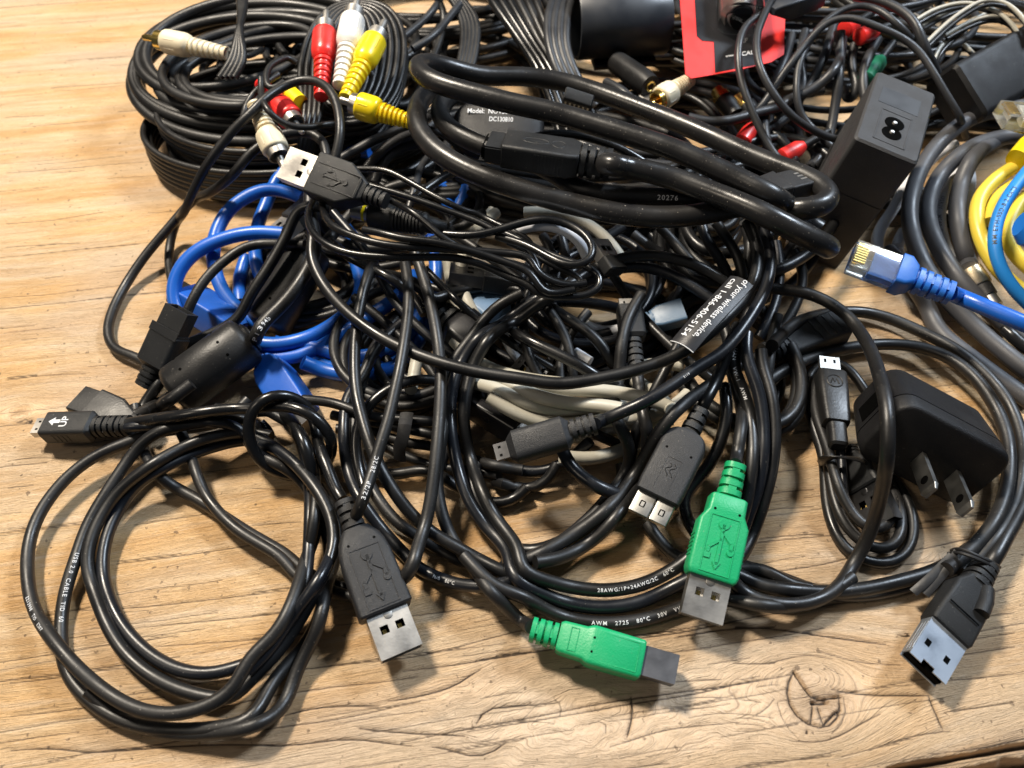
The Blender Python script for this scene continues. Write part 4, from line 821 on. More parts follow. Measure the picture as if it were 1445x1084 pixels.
cable('black cable under the white metal end, running down right to the green plug', SATIN, 2.2, "@700,500 770,860,3 830,950,2.5 920,1050,2.5 @700,784 950,20,2.5 1050,60,2.5 1150,80,3 1300,60,3 1445,100,3 @1045,784 80,110,3 200,135,3 360,170,3")
# right side verticals
for p, lb, r in [
   ("@700,250 1230,860,30 @700,500 1200,60,28 1270,200,25 1300,350,22 1310,500,19 1290,680,14 1250,850,9 1180,1000,4", 'black cable with white lettering falling behind the downward green plug', 2.3),
   ("@700,250 1280,800,33 @700,500 1270,20,31 1330,150,28 1360,320,24 1365,480,20 1350,620,16 1310,760,11 1260,880,7 1220,1040,4 @700,784 1150,60,3", 'black cable second from the right of those falling beside the downward green plug', 2.3),
   ("@700,250 1350,880,30 @700,500 1340,20,28 1390,150,26 1420,320,23 1420,480,19 1400,620,15 1360,770,10 1300,940,6 @700,784 1230,40,3.5 1100,130,3", 'outermost black cable falling right of the downward green plug', 2.3),
   ("@700,250 1440,700,20 1400,850,18 @700,500 1400,0,16 1380,160,14 1380,300,12", 'short black cable behind the outermost one beside the downward green plug', 2.0)]:
    c = cable(lb, SATIN, r, p)
    if 'lettering falling' in lb: c_vw = c
c_m7 = cable('single black cable in a wide loop standing clear at the right, over the charger lead', SATIN, 2.3, "@700,250 1260,530,30 1340,555,31 1445,575,31 @1045,250 200,560,31 300,580,31 420,620,31 540,700,31 630,820,34 690,950,42 720,1060,48 @1045,500 735,200,50 752,350,50 750,500,46 735,620,36 705,760,22 670,880,13 620,1000,7 560,1084,5 @1045,784 540,120,4.5 440,210,5 330,250,4.5 200,255,3.5 80,225,3 0,195,3 @700,784 1300,125,3 1180,90,3")
c_low = cable('thick black cable along the wood from the twist tie at right towards the green plugs', SATIN, 2.5, "@1045,500 1170,990,6 @1045,784 1080,40,5 950,95,4.5 800,135,4 650,170,4 500,190,3.5 350,185,3 200,170,2.7 50,150,2.7 @700,784 1380,130,2.7 1250,90,2.7 1100,70,2.7")
cable('black cable behind the thick one that runs along the wood from the twist tie', SATIN, 2.3, "@1045,784 1150,50,3 1000,110,2.6 800,170,2.5 600,205,2.5 400,190,2.5 200,110,2.5 0,50,2.5 @700,784 1260,40,2.5")
# ---- eSATA cable with twist tie, far right
t = thing('drive_cable', 'black cable bound with a twist tie, its notched metal plug nearest the right corner', 'cable', PX(1360, 850, 0))
A, B = PX(1388, 803, 9), PX(1302, 945, 9); fr = frame(A, B, roll=-16); L = fr.L; mb = MB()
mb.loft(fr, [(L*.16, 8, 7, 1.4), (L*.20, 9.4, 7, 1.4), (L*.27, 12.6, 7.4, 1.4), (L*.64, 13.2, 7.4, 1.2), (L*.66, 12.4, 6.8, 1)]); bo = newpart('plug_body', mb, SMOOTH if False else MOULD, t)
newpart('strain_relief', relief(fr, -1.5, L*.2, 3.4, 4.2, 4), MOULD, bo)
mb = MB(); mb.tube(fr([(L*.18, 2.4, 2.6), (L*.3, 3.2, 4.0), (L*.40, 3.6, 4.2)]), 2.2, 12); newpart('cord_hump', mb, MOULD, bo)
mb = MB(); mb.box(fr, L*.48, L*.49, -5.2, 4.6, 4.1, 4.28); newpart('groove', mb, HOLE, bo)
s = MB(); a, b = L*.65, L; s.box(fr, a, b-1.5, -6, 6, 1.7, 2.1); s.box(fr, a, b, -6, 6, -2.5, -2.1); s.box(fr, a, b-1, -6, -5.6, -2.1, 1.7); s.box(fr, a, b-1, 5.6, 6, -2.1, 1.7); s.box(fr, b-1.5, b, -6, -2.2, 1.7, 2.1); s.box(fr, b-1.5, b-.3, 1.6, 6, 1.7, 2.1)
newpart('metal_shell', s, mat('blue_grey_shell', (.42, .47, .54), .58, 1.0, bump=.08), bo); s = MB(); s.box(fr, a, b-.3, -5.5, 5.5, -2.0, .4); newpart('tongue', s, HOLE, bo)
for q in (-3.4, 3.0): s = MB(); s.box(fr, L*.82, L*.87, q-.8, q+.8, 2.08, 2.16); newpart('latch', s, HOLE, bo)
for q in (-1, 0, 1): s = MB(); s.box(fr, L*.70, b-2, -6.12, -6.0, q*1.2-.3, q*1.2+.3); newpart('contact', s, STEEL, bo)
obstacle(A, B, 4.0)
cable('', SATIN, 2.7, "@1045,784 1230,95,9 1275,40,9 1310,0,9 @1045,500 1330,960,8 1400,850,7 1450,740,6 1500,600,5", t, a0=True)
c_r1 = cable('', SATIN, 2.5, "@1045,250 140,1040,10 220,985,9 330,935,8 500,880,5 700,852,4 850,855,5 1000,890,7 1130,960,9 1230,1060,10 @1045,500 1290,250,9 1350,380,8 1372,520,8 1360,680,8 1310,830,8 1250,920,8 1170,1000,8 @1045,784 1050,70,7", t)
c_r2 = cable('', SATIN, 2.5, "@1045,250 160,860,20 240,770,16 350,715,10 480,690,5 600,683,4 750,715,4 900,780,5 1050,850,6 1180,940,8 @1045,500 1330,190,7 1400,320,7 1440,470,6 1435,600,6 1400,760,6 1340,880,7 1260,990,8 1200,1060,8 @1045,784 1130,90,7", t)
c_30v = cable('', SATIN, 2.5, "@1045,500 1560,560,4 1480,720,4 1400,850,4 1330,940,5 1270,1010,6 1230,1060,6", t)
for k, s_ in enumerate(["@1045,784 1075,-25,8 1110,-40,13 1160,-25,15 1220,10,14 1290,35,12 1320,60,8", "@1045,784 1060,-10,8 1110,-20,13 1170,0,15 1230,30,14 1280,50,12 1300,80,8"]):
    mb = MB(); mb.tube(spline(parse(s_), 1.2), .55, 8); newpart('twist_tie', mb, TAPE, t)
for s_ in ["@1045,784 1110,-20,11 1060,60,10 1000,130,8 940,200,6", "@1045,784 1080,0,11 1010,70,9 950,130,8 880,190,6"]:
    mb = MB(); mb.tube(spline(parse(s_), 1.2), .4, 10, flat=3.4); newpart('twist_tie', mb, TAPE, t)
# ---- charger lead and charger
t = thing('charger_lead', 'thin black lead folded in long loops with a slim silver tipped plug on top', 'cable', PX(1200, 640, 0))
A, B = PX(1184, 640, 13), PX(1169, 506, 13); fr = frame(A, B, roll=0); L = fr.L; mb = MB()
mb.loft(fr, [(L*.28, 6.6, 5, 1.4), (L*.29, 8.4, 6, 1.5), (L*.36, 8.8, 6.4, 1.6), (L*.6, 9.8, 6.8, 1.7), (L*.80, 10, 7, 1.7), (L*.82, 9.2, 6.2, 1.4)]); bo = newpart('plug_body', mb, RUBBER, t)
mb = MB(); mb.block(fr, L*.06, L*.29, 6.0, 6.0, 5.2, 5.2, 1.8, .8); newpart('strain_relief', mb, RUBBER, bo)
g = MB(); g.tube(fr([(L*.68+2.6*math.cos(a), 2.6*math.sin(a), 3.5) for a in np.linspace(0, 2*math.pi, 24)]), .22, 6); g.tube(fr([(L*.68-1, -1.4, 3.5), (L*.68+1.2, -.7, 3.5), (L*.68-.6, 0, 3.5), (L*.68+1.2, .7, 3.5), (L*.68-1, 1.4, 3.5)]), .2, 6); newpart('emblem', g, RUBBER, bo)
s = MB(); t1 = .25; sw, sh = 6.9, 2.0
s.box(fr, L*.81, L, -sw/2, sw/2, sh/2-t1, sh/2); s.box(fr, L*.81, L, -sw/2+.4, sw/2-.4, -sh/2, -sh/2+t1); s.box(fr, L*.81, L, -sw/2, -sw/2+t1, -sh/2+t1, sh/2-t1); s.box(fr, L*.81, L, sw/2-t1, sw/2, -sh/2+t1, sh/2-t1); newpart('metal_shell', s, STEEL, bo)
for q in (-1.6, 1.6): s = MB(); s.box(fr, L*.93, L*.97, q-.4, q+.4, sh/2-.02, sh/2+.05); newpart('latch', s, HOLE, bo)
obstacle(A, B, 3.2)
cable('', SATIN, 1.55, "@1045,500 510,380,10 513,460,10 515,560,9 520,640,8 530,760,6", t, a0=True)
c_ch = cable('', SATIN, 1.9, "@1045,500 720,330,4 680,260,7 640,190,9 590,120,9 540,60,8 480,35,7 400,55,6 345,110,5 335,200,4 350,300,4 390,420,5 425,540,5 430,660,4 440,780,3 475,900,2.2 550,1010,2.2 660,1065,2.2 790,1060,2.5 865,990,3 885,890,3.5 870,790,4 830,700,4.5 760,620,5", t)
cable('', SATIN, 1.9, "@1045,500 400,110,8 375,200,8 390,330,9 435,450,10 465,560,11 500,680,10 560,800,8 640,890,6 720,895,6 780,820,6 790,720,6 740,620,6 640,520,6 590,470,6", t)
cable('', SATIN, 1.9, "@1045,500 440,470,7 450,600,6 475,740,5 530,870,4 620,965,4 720,1005,5 800,965,6 825,860,6 800,740,6 760,650,6", t)
mb = MB(); mb.tube(spline(parse("@1045,500 412,560,5 425,530,13 480,522,15 560,528,15 630,545,13 640,570,6"), 1.5), .5, 10, flat=3.2); newpart('strap', mb, RUBBER, t)
usb_a(t, PX(1198, 632, 6), PX(1246, 742, 5.2), MOULD, 13, 6.5, roll=60, fs=.12, fb=.55, shape='taper', mark=False, dots=False, shell=DSTEEL, relr=2.6, ribs=3)
t = thing('wall_charger', 'black two pronged charger lying on its side behind the clear standing loop', 'charger', PX(1310, 640, 0))
# prong face: corners given where they stand
def quad_block(fr, x0, x1, W, H, cr, m, name, root, bev=1.0, zo=0, yo=0):
    mb = MB(); mb.block(fr, x0, x1, W, W, H, H, cr, bev, zo, yo); return newpart(name, mb, m, root)
IR = np.array([1., 0, 0]); ID_ = np.array([0, -sP, -cP]); IT = np.array([0, -cP, sP])   # right, down and towards the lens
IT = CAM-PX(1322, 652, 21); IT /= np.linalg.norm(IT); ID_ -= IT*ID_.dot(IT); ID_ /= np.linalg.norm(ID_); IR -= IT*IR.dot(IT)+ID_*IR.dot(ID_); IR /= np.linalg.norm(IR)
Nf = IR*.22+ID_*.61+IT*.76; Nf /= np.linalg.norm(Nf); Wf = IR*.80+ID_*.44-IT*.584; Wf -= Nf*Wf.dot(Nf); Wf /= np.linalg.norm(Wf); Zf = np.cross(Nf, Wf)
cen = PX(1318, 645, 21.0); fr = frame(cen-Nf*25, cen, up=Zf); L = fr.L
mb = MB(); mb.loft(fr, [(0, 36, 19, 5), (1.2, 39, 22, 6), (L-7, 41, 24.5, 6), (L-6.99, 40.3, 23.8, 6), (L-6.5, 40.3, 23.8, 6), (L-6.49, 41, 24.5, 6), (L-1.4, 41, 24.5, 6), (L-.4, 40, 23.5, 5.6), (L, 38.5, 22, 5)], 6)
print('charger lowest', mb.verts()[:, 2].min(), 'y axis', fr.M[1].dot(Wf))
bo = newpart('case', mb, BRICKM, t)
for q in (-6.35, 6.35):
    s = MB(); q *= 1; QO = 3*np.sign(fr.M[1].dot(Wf)); s.box(fr, L-.5, L+14.5, q-.75+QO, q+.75+QO, -5.8, -.2)
    s.loft(fr, [(L+14.5, 1.5, 6.2, .2, q+QO, -3), (L+16.6, .9, 4.6, .2, q+QO, -3)]); o = newpart('prong', s, mat('grey_shell', (.30, .295, .28), .4, 1.0, bump=.1), t)
    for e in (-1, 1): h = MB(); h.tube(fr([(L+11, q+QO+e*.70, -3), (L+11, q+QO+e*.79, -3)]), 1.5, 14); newpart('hole', h, HOLE, o)
s = MB(); sg_ = -np.sign(fr.M[1].dot(Wf)); s.box(fr, L-16, L-9, *sorted((sg_*20.6, sg_*20.0)), -5, 5); newpart('socket', s, HOLE, t)
obstacle(fr([(2, -12, 0)])[0], fr([(L-2, 12, 0)])[0], 13, 5)
# ---- flat ribbed plug right of middle
t = thing('flat_plug', 'black plug with cross ribs near its blunt end, right of the pile on wood', 'plug', PX(1130, 480, 0))
A, B = PX(1078, 502, 9), PX(1186, 460, 9); fr = frame(A, B); L = fr.L; mb = MB(); mb.block(fr, L*.26, L, 11, 12.5, 8, 8.4, 1.6, 1); bo = newpart('plug_body', mb, MOULD, t)
newpart('strain_relief', relief(fr, 0, L*.28, 4.4, 4.6, 4), MOULD, bo)
for k in range(4): s = MB(); s.box(fr, L*(.62+.09*k), L*(.62+.09*k)+.6, -5, 5, 4.0, 4.4); newpart('rib', s, MOULD, bo)
obstacle(A, B, 4.2)
cable('', SATIN, 2.4, "@1045,250 110,900,9 60,940,9 0,970,10 @700,250 1160,980,12 1080,1000,14", t, a0=True)
# ---- blue cable at the left
t = thing('blue_cable', 'royal blue cable coiled loosely at left with square blue moulded plugs', 'cable', PX(360, 400, 0))
for s_ in ["@350,0 620,775,20 540,780,18 430,740,20 300,760,20 220,820,20 160,900,18 110,960,16 @0,250 1385,80,14 1340,170,12 1305,270,10 1300,400,9 1310,480,8 1345,540,6",
           "@350,250 270,105,20 180,65,22 60,55,23 @0,250 1300,78,23 1190,135,22 1120,230,20 1085,330,17 1085,440,14 1120,560,10 1170,640,8 1240,700,6 1330,750,5",
           "@350,250 180,290,24 60,278,24 0,280,24 @0,250 1250,283,24 1130,315,23 1010,365,21 920,450,18 880,540,14 878,630,10 920,720,7",
           "@0,250 1260,400,8 1225,480,6 1212,560,4 1225,640,3",
           "@350,250 60,300,6 30,380,5 60,480,4 120,560,3.5 160,620,3", "@350,250 200,380,7 190,460,6 150,560,5 130,600,4",
           "@350,250 -60,850,4 0,890,4 60,915,4 200,930,4 330,890,5 450,820,7 560,750,9 700,660,11 790,590,12 850,500,11",
           "@350,250 -40,800,7 20,845,7 100,860,7 250,840,8 380,790,9 480,720,10 560,640,10 580,520,9 540,420,8",
           "@350,250 130,840,3 200,865,3 280,900,3 380,970,2.8 520,1000,2.8 650,985,3 780,940,3.5 870,850,5 910,740,6 950,600,7 960,430,9 920,300,10",
           "@350,250 280,850,5 350,870,5 420,890,5 540,925,5.5 650,915,6 760,860,7 840,780,8 880,680,9",
           "@350,500 280,40,2.8 400,90,2.8 560,110,2.8 700,90,3 790,50,4",
           "@350,0 990,950,12 1000,1010,11 1030,1070,10 @350,250 1060,60,9", "@350,0 1110,960,13 1100,1030,12 1060,1090,10 @350,250 1080,180,7",
           "@350,250 470,210,10 520,300,9 570,350,9 640,380,8"]:
    cable('', BLUE, 2.75, s_, t)
for A, B, W in ((PX(345, 470, 5), PX(262, 420, 6), 13), (PX(372, 505, 6), PX(425, 585, 5), 12)):
    fr = frame(A, B, roll=25); L = fr.L; mb = MB(); mb.loft(fr, [(L*.05, 6, 6, 1), (L*.2, W*.9, 9, .9), (L*.35, W, 11, .9), (L*.8, W, 11, .9), (L, W-1, 10, .7)]); bo = newpart('plug_body', mb, NAVY, t)
    s = MB(); s.box(fr, L, L+6, -4, 4, -3.5, 3.5); newpart('metal_shell', s, DSTEEL if W == 12 else MOULD, bo); obstacle(A, B, 4.5)
# pale metal plug seen between the blue loops
t = thing('small_plug', 'loose pale metal plug end poking through the blue loops', 'plug', PX(405, 318, 0))
A, B = PX(430, 300, 22), PX(391, 333, 20); fr = frame(A, B, roll=20); L = fr.L; mb = MB(); mb.block(fr, -6, L*.45, 12, 12, 7, 7, 1, .5); newpart('plug_body', mb, MOULD, t)
usb_shell(fr, L*.4, L+3, t, STEEL)
# ---- beige cable loops
t = thing('beige_cable', 'beige cable in stacked loops buried under the middle of the pile', 'cable', PX(770, 540, 0))
for s_ in ["@700,500 0,190,10 120,260,8 250,300,8 400,330,8 520,340,8 640,330,9 760,320,10 900,280,11 980,200,12",
           "@700,500 -100,150,10 0,170,12 60,200,13 160,255,12 300,290,11 450,270,12 580,262,12 700,240,11 800,200,10", "@700,500 50,150,12 150,190,14 250,230,15 330,245,15 450,258,14 580,262,14 640,280,13",
           "@700,500 0,130,12 150,150,14 350,180,15 560,185,15 700,210,14 820,235,13 920,290,12",
           "@700,500 20,160,6 60,300,4 200,400,3 350,430,3 520,400,3 700,350,4 900,330,5", "@700,500 330,520,3 450,540,3 560,520,3 660,480,3.5 760,440,4",
           "@350,250 985,330,14 1020,420,12 1030,520,11 1060,640,10 1100,720,9 1150,820,8", "@350,250 1250,170,14 1180,250,12 1130,350,11 1100,470,10 1110,600,9",
           "@350,250 860,930,7 850,1000,6 830,1084,5 @350,500 900,160,6 930,220,5", "@350,250 1000,870,5 990,960,5 1010,1060,5",
           "@350,500 1230,190,8 1300,220,9 1445,290,9", "@350,500 1240,150,8 1340,130,10 1445,190,10",
           "@700,500 700,130,12 800,180,13 860,240,13 900,290,12", "@700,500 740,60,10 850,40,9 960,60,8", "@ 700,300,16 668,330,18 650,370,18 655,420,16 680,460,12", "@ 640,480,12 670,510,12 720,530,12 780,540,12 840,545,12", "@ 740,300,20 790,300,22 850,330,20 880,370,16", "@ 690,560,12 740,590,12 800,600,11 870,590,10 930,570,10"]:
    c_b = cable('', BEIGE, 2.5, s_, t); c_b.P = c_b.P+(CAM-c_b.P)/np.linalg.norm(CAM-c_b.P, axis=1)[:, None]*9
t = thing('white_cable', 'white cable loop showing as an arch through the ring of thin black cords', 'cable', PX(780, 340, 0))
cable('', WHITEJ, 2.2, "@700,250 80,300,40 120,262,48 200,240,50 290,243,50 380,280,49 440,340,44 460,400,38", t)
cable('', WHITEJ, 2.2, "@700,500 480,40,16 400,-10,16 @700,250 480,900,16 560,905,15", t)
cable('', WHITEJ, 1.8, "@700,250 40,800,14 60,860,13 110,930,12 180,980,11 260,1010,11", t)
# grey blue usb plug
t = thing('usb_cable', 'pale blue grey plug on a light cable, half buried under the oblong black label', 'cable', PX(930, 455, 0))
A, B = PX(902, 458, 14), PX(965, 440, 18); fr = frame(A, B, roll=10); L = fr.L; mb = MB(); mb.loft(fr, [(L*.3, 7, 5, 1), (L*.45, 9, 6, 1), (L, 9.5, 6, 1)]); bo = newpart('plug_body', mb, PALEB, t)
newpart('strain_relief', relief(fr, 0, L*.35, 3.2, 3.6, 4), PALEB, bo)
t2 = thing('usb_cable', 'pale blue grey plug end deep between the beige cables and the dark trident plug', 'cable', PX(690, 430, 0))
A, B = PX(665, 415, 15), PX(705, 445, 16); fr = frame(A, B); L = fr.L; mb = MB(); mb.block(fr, 0, L, 12, 13, 8, 8, 1.5, 1); newpart('plug_body', mb, PALEB, t2); s = MB(); s.block(fr, -9, 0.1, 11, 11, 4.5, 4.5, .5, .2); newpart('metal_shell', s, DSTEEL, t2)
cable('', WHITEJ, 2.2, "@ 884,462,13 860,470,11 840,468,10 820,455,10", t)
# black plugs buried in the middle
t = thing('mains_cable', 'glossy black moulded plug with a slotted relief, buried left of the trident plug', 'cable', PX(640, 460, 0))
A, B = PX(618, 438, 20), PX(668, 480, 16); fr = frame(A, B); L = fr.L; mb = MB(); mb.loft(fr, [(L*.4, 9, 8, 2), (L*.48, 11, 11, 2), (L*.6, 15, 13, 2), (L, 15, 13, 2)]); bo = newpart('plug_body', mb, SMOOTH, t); newpart('strain_relief', relief(fr, -3, L*.42, 4.4, 5, 4), MOULD, bo); obstacle(A, B, 5)
cable('', SATIN, 2.6, "@350,250 960,650,20 880,560,18 800,520,14 700,500,10", t, a0=True)
t = thing('usb_cable', 'glossy black plug with a large trident and a light metal end, under the hanging cables', 'cable', PX(700, 590, 0))
usb_a(t, PX(655, 548, 12), PX(762, 612, 11), SMOOTH, 17, 8.5, roll=-15, fs=.02, fb=.82, dots=False, relr=3)
t = thing('loose_plug', 'folded thin metal plug shells lying loose above the smooth arc of cable', 'plug', PX(770, 515, 0))
for (a, b, r) in (((735, 505, 16), (758, 533, 15), 50), ((775, 505, 16), (800, 530, 15), 70)):
    fr = frame(PX(*a), PX(*b), roll=r); usb_shell(fr, 0, fr.L, t, DSTEEL, W=9, H=3)
t = thing('loose_plug', 'dark square metal plug end between the thin cords and the trident plug', 'plug', PX(655, 385, 0))
fr = frame(PX(682, 392, 22), PX(634, 385, 24), roll=25); usb_shell(fr, 0, fr.L, t, DSTEEL); mb = MB(); mb.block(fr, -14, .2, 14, 14, 7, 7, 1, .5); newpart('plug_body', mb, MOULD, t)
t = thing('loose_plug', 'small bright metal plug end at the right edge of the thin cord ring', 'plug', PX(848, 352, 0))
fr = frame(PX(858, 366, 34), PX(843, 342, 36), roll=30); usb_shell(fr, 0, fr.L, t, STEEL, W=9, H=4); mb = MB(); mb.block(fr, -6, .2, 9.5, 9.5, 5, 5, 1, .5); newpart('plug_body', mb, MOULD, t)
t = thing('barrel_plug', 'round black barrel plug with silver tip lying under the six sided silver ended plug', 'plug', PX(560, 305, 0))
A, B = PX(632, 322, 42), PX(497, 298, 42); fr = frame(A, B); L = fr.L; mb = MB(); pr = [(0, 2.3), (.10, 2.6), (.12, 3.0), (.20, 3.1), (.22, 4.0)]
for k in range(9): pr += [(.24+k*.035, 4.2+.1*k), (.255+k*.035, 4.2+.1*k), (.258+k*.035, 3.8+.1*k), (.272+k*.035, 3.8+.1*k)]
pr += [(.57, 5.0), (.78, 5.0), (.80, 4.6)]
mb.loft(fr, [(x*L, 2*r, 2*r, r*.98) for x, r in pr], 5); newpart('plug_body', mb, MOULD, t)
s = MB(); s.loft(fr, [(L*.79, 5.6, 5.6, 2.75), (L*.99, 5.6, 5.6, 2.75), (L, 5.0, 5.0, 2.4), (L-.01, 3, 3, 1.45), (L*.85, 3, 3, 1.45)], 5); newpart('metal_sleeve', s, STEEL, t)
s = MB(); s.loft(fr, [(L*.85, 5.65, 5.65, 2.78), (L*.88, 5.65, 5.65, 2.78)], 5); newpart('ring', s, YPL, t); obstacle(A, B, 4.6)
cable('', MOULD, 1.6, "@350,250 1020,280,42 1100,250,40 1200,180,38", t, a0=True)
# oblong label
t = thing('cable_tag', 'oblong glossy black label with a white telephone number, stuck to two cables', 'label', PX(1010, 440, 40))
q0, q1, q2, q3 = PX(*[947, 474, 44]), PX(*[1032, 380, 50]), PX(*[1063, 408, 51]), PX(*[976, 494, 45])
ex = q1-q0; ex_l = np.linalg.norm(ex); ex /= ex_l; ey = q3-q0; ey -= ex*ey.dot(ex); ey_l = np.linalg.norm(ey); ey /= ey_l; ez = np.cross(ex, ey); ez *= np.sign(ez.dot(CAM-q0)); mid = (q0+q1+q2+q3)/4
mb = MB(); n = 14; V_ = []; 
bend = lambda u, v: mid+ex*(u-.5)*ex_l+ey*(v-.5)*ey_l+ez*(-1.2*(v-.5)**2*4+.5*math.sin(u*5))
for s_ in (0, -.25):
    for i in range(n+1):
        for j in range(7): V_.append(bend(i/n, j/6)+ez*s_)
f = []; N_ = (n+1)*7
for i in range(n):
    for j in range(6): a = i*7+j; f += [(a, a+7, a+8, a+1), (N_+a, N_+a+1, N_+a+8, N_+a+7)]
for i in range(n): a = i*7; f += [(a, N_+a, N_+a+7, a+7)]; a = i*7+6; f += [(a, a+7, N_+a+7, N_+a)]
for j in range(6): f += [(j, j+1, N_+j+1, N_+j)]; a = n*7+j; f += [(a, N_+a, N_+a+1, a+1)]
mb.add(V_, f); newpart('label_strip', mb, CARDB, t, 60)
edge = MB(); edge.tube([bend(0.005, v)+ez*.1 for v in np.linspace(0, 1, 7)], .18, 5); newpart('edge_line', edge, INK, t)
for body, vpos, us, sz in (('call 1-866-406-5154', .30, .96, 3.0), ('of your wireless device,', .74, 1.0, 2.9)):
    tv, tf = text_mesh(body, sz, 1.0, .02); wd = tv[:, 0].max(); k = ex_l*.86/wd
    pts_ = [bend(us-(x*k)/ex_l, vpos+(y-1)*1.0/ey_l)+ez*.14 for x, y, _ in tv]; mb = MB(); mb.add(pts_, tf); newpart('print', mb, INK, t)
# smaller clear label by the cables
# ---- 'Model' adapter disc
t = thing('power_puck', 'smooth black oval adapter printed with its model number in white, behind the flat black plug', 'adapter', PX(705, 185, 20))
A, B = PX(640, 182, 42), PX(768, 186, 42); fr = frame(A, B, roll=0, up=(0, -.45, 1)); L = fr.L; mb = MB(); secs = []
for k in range(13):
    a = k/12*math.pi; secs.append((L/2-L/2*math.cos(a), 2+24*math.sin(a)**.6, 3+11*math.sin(a)**.5, (1.4+5.4*math.sin(a)**.5)))
mb.loft(fr, secs, 6); newpart('case', mb, BRICKM, t, 60)
for body, vy, x0 in (('Model:  NOV5510LTVE', 1.0, .16), ('DC130810', -2.4, .40)):
    tv, tf = text_mesh(body, 3.2, 1.0, .04); wd = tv[:, 0].max(); k = (L*.66 if 'M' in body else L*.26)/wd
    mb = MB(); mb.add(fr([(L*x0+x*k, vy+2+y*.9, 7.05+.0) for x, y, _ in tv]), tf); newpart('print', mb, INK, t)
# ---- audio and video plugs, top left
def rc(label, a, b, m, pin=STEEL, cord=None, g=None):
    root, fr = rca('audio_plug', label, PX(*a), PX(*b), m, pin, g)
    if cord: cable('', RUBBER, 1.3, cord, root, a0=True)
rc('red plug standing leftmost of the upright trio in front of the ribbon loops', (453, 138, 50), (461, 14, 62), RED)
rc('white plug standing in the middle of the upright trio in front of the ribbon loops', (479, 122, 54), (505, -6, 66), WPL)
rc('yellow plug standing rightmost of the upright trio in front of the ribbon loops', (487, 140, 54), (544, 28, 62), YPL)
rc('yellow plug lying on its side with its silver end touching the upright trio', (580, 172, 50), (478, 140, 54), YPL, cord="@ 580,172,50 600,180,48 640,200,40 660,240,30")
rc('cream plug with a gold pin, alone at the far left edge of the coils', (322, 76, 48), (201, 52, 48), CREAM, GOLD, cord="@ 322,76,48 345,80,46 370,70,40")
rc('cream plug pointing down left beneath the small ring of cord', (358, 146, 54), (402, 238, 42), CREAM)
rc('red plug lying partly hidden behind the cream plug and the arching loop', (368, 118, 50), (428, 188, 46), RED)
rc('cream plug with a gold pin in front of the red card', (975, 112, 40), (915, 150, 38), CREAM, GOLD)
g = thing('small_plug', 'small yellow plug peeping out behind the arching loop', 'plug', PX(410, 140, 30)); mb = MB(); fr = frame(PX(402, 128, 46), PX(424, 146, 46)); mb.loft(fr, [(0, 8, 8, 3.9), (fr.L, 7, 7, 3.4)], 5); newpart('plug_body', mb, YPL, g)
for (a, b, lb) in (((1012, 128, 30), (1028, 150, 28), 'gold plug end left of two under the red card'), ((1040, 138, 30), (1062, 160, 28), 'gold plug end right of two under the red card')):
    g = thing('small_plug', lb, 'plug', PX(a[0], a[1], 20)); fr = frame(PX(*a), PX(*b)); L = fr.L
    mb = MB(); mb.loft(fr, [(0, 6, 6, 2.9), (L*.3, 6, 6, 2.9), (L*.32, 8, 8, 3.9), (L*.6, 8, 8, 3.9)], 5); newpart('metal_sleeve', mb, GOLD, g); mb = MB(); mb.loft(fr, [(L*.6, 9, 9, 4.4), (L*1.6, 8, 8, 3.9)], 5); newpart('plug_body', mb, RUBBER, g)
for (a, b, m, lb) in (((1232, 45, 48), (1213, 52, 48), RED, 'bright red plug tip poking out of the dark tangle near the top'), ((1205, 34, 46), (1192, 42, 46), RED, 'dull red plug tip just left of the bright red one'),
    ((1240, 88, 40), (1222, 112, 38), DGREEN, 'dark green plug above the standing brick with two pins'), ((1126, 210, 26), (1105, 222, 24), RED, 'red plug tip low in the tangle left of the standing brick'), ((1062, 180, 26), (1048, 200, 24), RED, 'dark red plug deep in the tangle under the red card')):
    g = thing('small_plug', lb, 'plug', PX(a[0], a[1], 15)); fr = frame(PX(*a), PX(*b)); L = fr.L
    mb = MB(); mb.loft(fr, [(-3, 4, 4, 1.9), (0, 7, 7, 3.4), (L, 7.5, 7.5, 3.7), (L+.5, 6, 6, 2.9)], 5); newpart('plug_body', mb, m, g); mb = MB(); mb.loft(fr, [(-16, 3, 3, 1.45), (-3, 4, 4, 1.9)], 5); newpart('cord', mb, RUBBER, g)
# ---- coils, top left
def ribbon(name, label, c, rx, ry, z0, z1, turns, seed, jit, wall, r=1.45, n=3, m=RUBBER, rot=0, tilt=(0, 0)):
    t = thing(name, label, 'cable coil', PX(c[0], c[1], 0)); 
    base = coil('', m, r, c, rx, ry, z0, z1, turns, jit, rot, wall, seed=seed, root=t, tilt=tilt)
    for k in range(1, n):                       # the strands of the ribbon lie one above the other
        P = base.P+np.array([0, 0, k*r*1.85]); q = cable('', m, r, P, t, fixed=True, seg=9)
    return t
ribbon('cable_coil', 'tall round stack of flat black ribbon cable at upper left', (397, 205), 50, 38, 3, 22, 5, 3, 1.2, 4, 1.5, 3)
ribbon('cable_coil', 'looser outer turns of black ribbon cable swelling left at the foot of the tall stack', (395, 212), 60, 40, 3, 15, 3, 4, 1.5, 3, 1.5, 3)
coil('messy top turns of black cable lying across the tall ribbon stack', RUBBER, 2.5, (385, 100), 56, 38, 28, 36, 6, 5, 0, 7, seed=5, tilt=(0, 6), fixed=True)
coil('second untidy hank of black cable on top of the ribbon stack, under the cream plug', SATIN, 2.2, (370, 112), 42, 28, 29, 38, 5, 8, 20, 9, seed=6, fixed=True)
t = thing('cable_coil', 'upright oval of flat black ribbon cable in neat concentric turns behind the coloured plugs', 'cable coil', PX(497, 85, 0))
